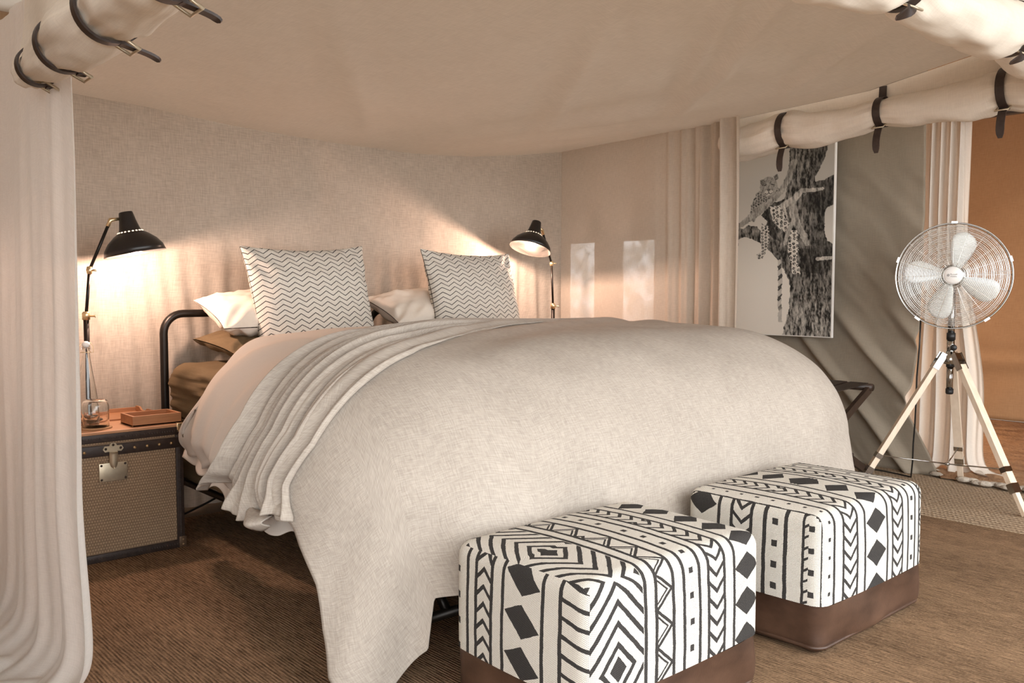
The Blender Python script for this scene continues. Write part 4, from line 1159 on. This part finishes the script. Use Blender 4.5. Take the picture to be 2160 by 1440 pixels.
# head
HC = Vector((.0, .0, 1.052)); ztilt = Vector((to_cam.x, to_cam.y, .03)).normalized()
up = Vector((0, 0, 1)); yv = (up - ztilt*up.dot(ztilt)).normalized(); xv = yv.cross(ztilt)
HM = Matrix((( xv.x, yv.x, ztilt.x, HC.x), (xv.y, yv.y, ztilt.y, HC.y), (xv.z, yv.z, ztilt.z, HC.z), (0, 0, 0, 1)))
RC = .247
MB().tube([(0, 0, hubz + .11), (0, 0, .90), HM @ Vector((0, -.07, -.10))], [.015, .015, .018], 16).build('neck', M['chrome'], fan)
MB().lathe([(0, -.165), (.045, -.160), (.058, -.14), (.060, -.06), (.05, -.045), (0, -.042)], 32, HM).build('motor_housing', M['chrome'], fan)
def ringm(mb, r, z, rr, n=72):
    mb.tube([HM @ Vector((r*math.cos(2*PI*k/n), r*math.sin(2*PI*k/n), z)) for k in range(n)], rr, 5, closed=True)
def front_z(r): return .058 - .030*(r/RC)**2 - .028*max(0, (r/RC - .82)/.18)**2
def back_z(r): return -.075 + .045*(r/RC)**2 + .030*max(0, (r/RC - .80)/.20)**2
m = MB(); nr = 27
for i in range(nr):
    r = .052 + (RC - .012 - .052)*i/(nr - 1); ringm(m, r, front_z(r), .0012)
m.build('front_grille_rings', M['chrome_wire'], fan)['kind'] = 'stuff'
m = MB()
for k in range(20):
    a = 2*PI*k/20 + .02
    m.tube([HM @ Vector((r*math.cos(a), r*math.sin(a), front_z(r) - .002)) for r in np.linspace(.04, RC, 10)], .0014, 5)
m.build('front_grille_spokes', M['chrome_wire'], fan)['kind'] = 'stuff'
m = MB()
for i in range(20):
    r = .065 + (RC - .012 - .065)*i/19; ringm(m, r, back_z(r), .0012, 60)
for k in range(16):
    a = 2*PI*k/16 + .1
    m.tube([HM @ Vector((r*math.cos(a), r*math.sin(a), back_z(r))) for r in np.linspace(.055, RC, 8)], .0015, 5)
m.build('rear_grille', M['chrome_wire'], fan)['kind'] = 'stuff'
m = MB(); ringm(m, RC, .0, .0045, 90); ringm(m, RC + .002, .010, .0030, 90); ringm(m, RC + .002, -.010, .0030, 90); rim = m.build('cage_rim', M['chrome'], fan)
for k in range(5):
    a = PI/2 + 2*PI*k/5; m = MB(); e = Vector((math.cos(a), math.sin(a), 0)); t_ = Vector((-e.y, e.x, 0))
    R3 = HM.to_3x3(); m.obox(HM @ (e*(RC + .004)), R3 @ t_, R3 @ e, R3 @ Vector((0, 0, 1)), .013, .005, .016); m.build('rim_clip', M['chrome'], rim, smooth=False)
for ang in (70, -30, 246, 168):
    a = math.radians(ang); n1, n2 = 16, 10; P = np.zeros((n1, n2, 3))
    for i in range(n1):
        s = i/(n1 - 1); r = .035 + .172*s
        wd = .022 + .050*math.sin(min(1, s*1.25)*PI/2)**1.1 
        if s > .72: wd *= math.sqrt(max(.03, 1 - ((s - .72)/.29)**2))
        for j in range(n2):
            q = (j/(n2 - 1) - .5)*2
            tw = math.radians(24 - 10*s); lat = q*wd*.80 + .018*s
            lx, lz = lat*math.cos(tw), lat*math.sin(tw) + .010*(1 - q*q)
            P[i, j] = HM @ Vector((r*math.cos(a) - lx*math.sin(a), r*math.sin(a) + lx*math.cos(a), lz - .005))
    o = MB().grid(P).build('blade', M['blade'], fan); solid(o, .002, 0)
MB().lathe([(0, .02), (.028, .02), (.030, -.03), (0, -.03)], 28, HM).build('blade_hub', M['blade'], fan)
hub = MB().lathe([(0, .071), (.034, .070), (.0385, .066), (.040, .058), (.040, .050), (0, .050)], 40, HM).build('hub_badge', M['white_plastic'], fan)
MB().tube([HM @ Vector((.0405*math.cos(2*PI*k/48), .0405*math.sin(2*PI*k/48), .060)) for k in range(48)], .0028, 8, closed=True).build('badge_ring', M['chrome'], hub)
def text(body, size, x, y):
    cu = bpy.data.curves.new('lettering', 'FONT'); cu.body = body; cu.size = size; cu.align_x = 'LEFT'; cu.extrude = .0002
    t = bpy.data.objects.new('lettering', cu); COL.objects.link(t)
    me = bpy.data.meshes.new_from_object(t); bpy.data.objects.remove(t)
    o = link('lettering', me, M['print_grey'], hub); o.matrix_local = HM @ Matrix.Translation((x, y, .0712)); return o
text('Russell', .0105, -.011, .001); text('Hobbs', .0105, -.011, -.0085)
m = MB(); m.tube([HM @ Vector((-.0195 + .005*math.cos(2*PI*k/20), .0005 + .005*math.sin(2*PI*k/20), .0712)) for k in range(20)], .0008, 5, closed=True)
for yy in (-.002, .0005, .003): m.tube([HM @ Vector((-.0235, yy, .0712)), HM @ Vector((-.0155, yy, .0712))], .0006, 5)
m.build('emblem', M['print_grey'], hub)
pts = [(4.43, 1.93, .84), (4.435, 1.935, .70), (4.45, 1.95, .55), (4.46, 1.955, .42), (4.50, 1.975, .30), (4.545, 2.0, .20), (4.565, 2.01, .10), (4.60, 2.03, .03), (4.62, 2.04, .006), (4.66, 2.2, .006), (4.67, 2.45, .006)]
cord = [Vector(p) - Vector((FX, FY, 0)) for p in pts]
MB().tube(cord, .0042, 8).build('power_cord', M['black_plastic'], fan)

# ------------------------------------------------------------------ cable under the bed
pts = [(1.33, 3.70, .01), (1.45, 3.78, .012), (1.60, 3.86, .03), (1.70, 3.88, .06), (1.735, 3.88, .085), (1.72, 3.88, .105), (1.70, 3.88, .09), (1.72, 3.87, .06), (1.80, 3.85, .035), (1.95, 3.83, .03), (2.10, 3.82, .04), (2.3, 3.82, .03), (2.6, 3.83, .01)]
o = MB().tube(pts, .005, 8).build('power_cable', M['black_plastic']); tag(o, 'looped black cable lying under the bed head', 'cable')

# ------------------------------------------------------------------ bathroom lamp (out of view behind the grey wall)
bl = empty('bathroom_lantern', (5.6, 2.9, 0), 0, 'warm lantern standing in the bathroom behind the grey wall', 'lantern')
MB().lathe([(0, 0), (.12, 0), (.12, .02), (.02, .03), (.015, .45), (0, .45)], 24).build('stand', M['black_metal'], bl)
MB().lathe([(0, .46), (.05, .47), (.07, .53), (.05, .59), (0, .60)], 20).build('bulb', M['bulb'], bl)
li = bpy.data.lights.new('lantern_light', 'POINT'); li.energy = BATH_W; li.color = (1.0, .68, .44); li.shadow_soft_size = .08
lo = bpy.data.objects.new('lantern_light', li); COL.objects.link(lo); lo.parent = bl; lo.location = (0, 0, .72)
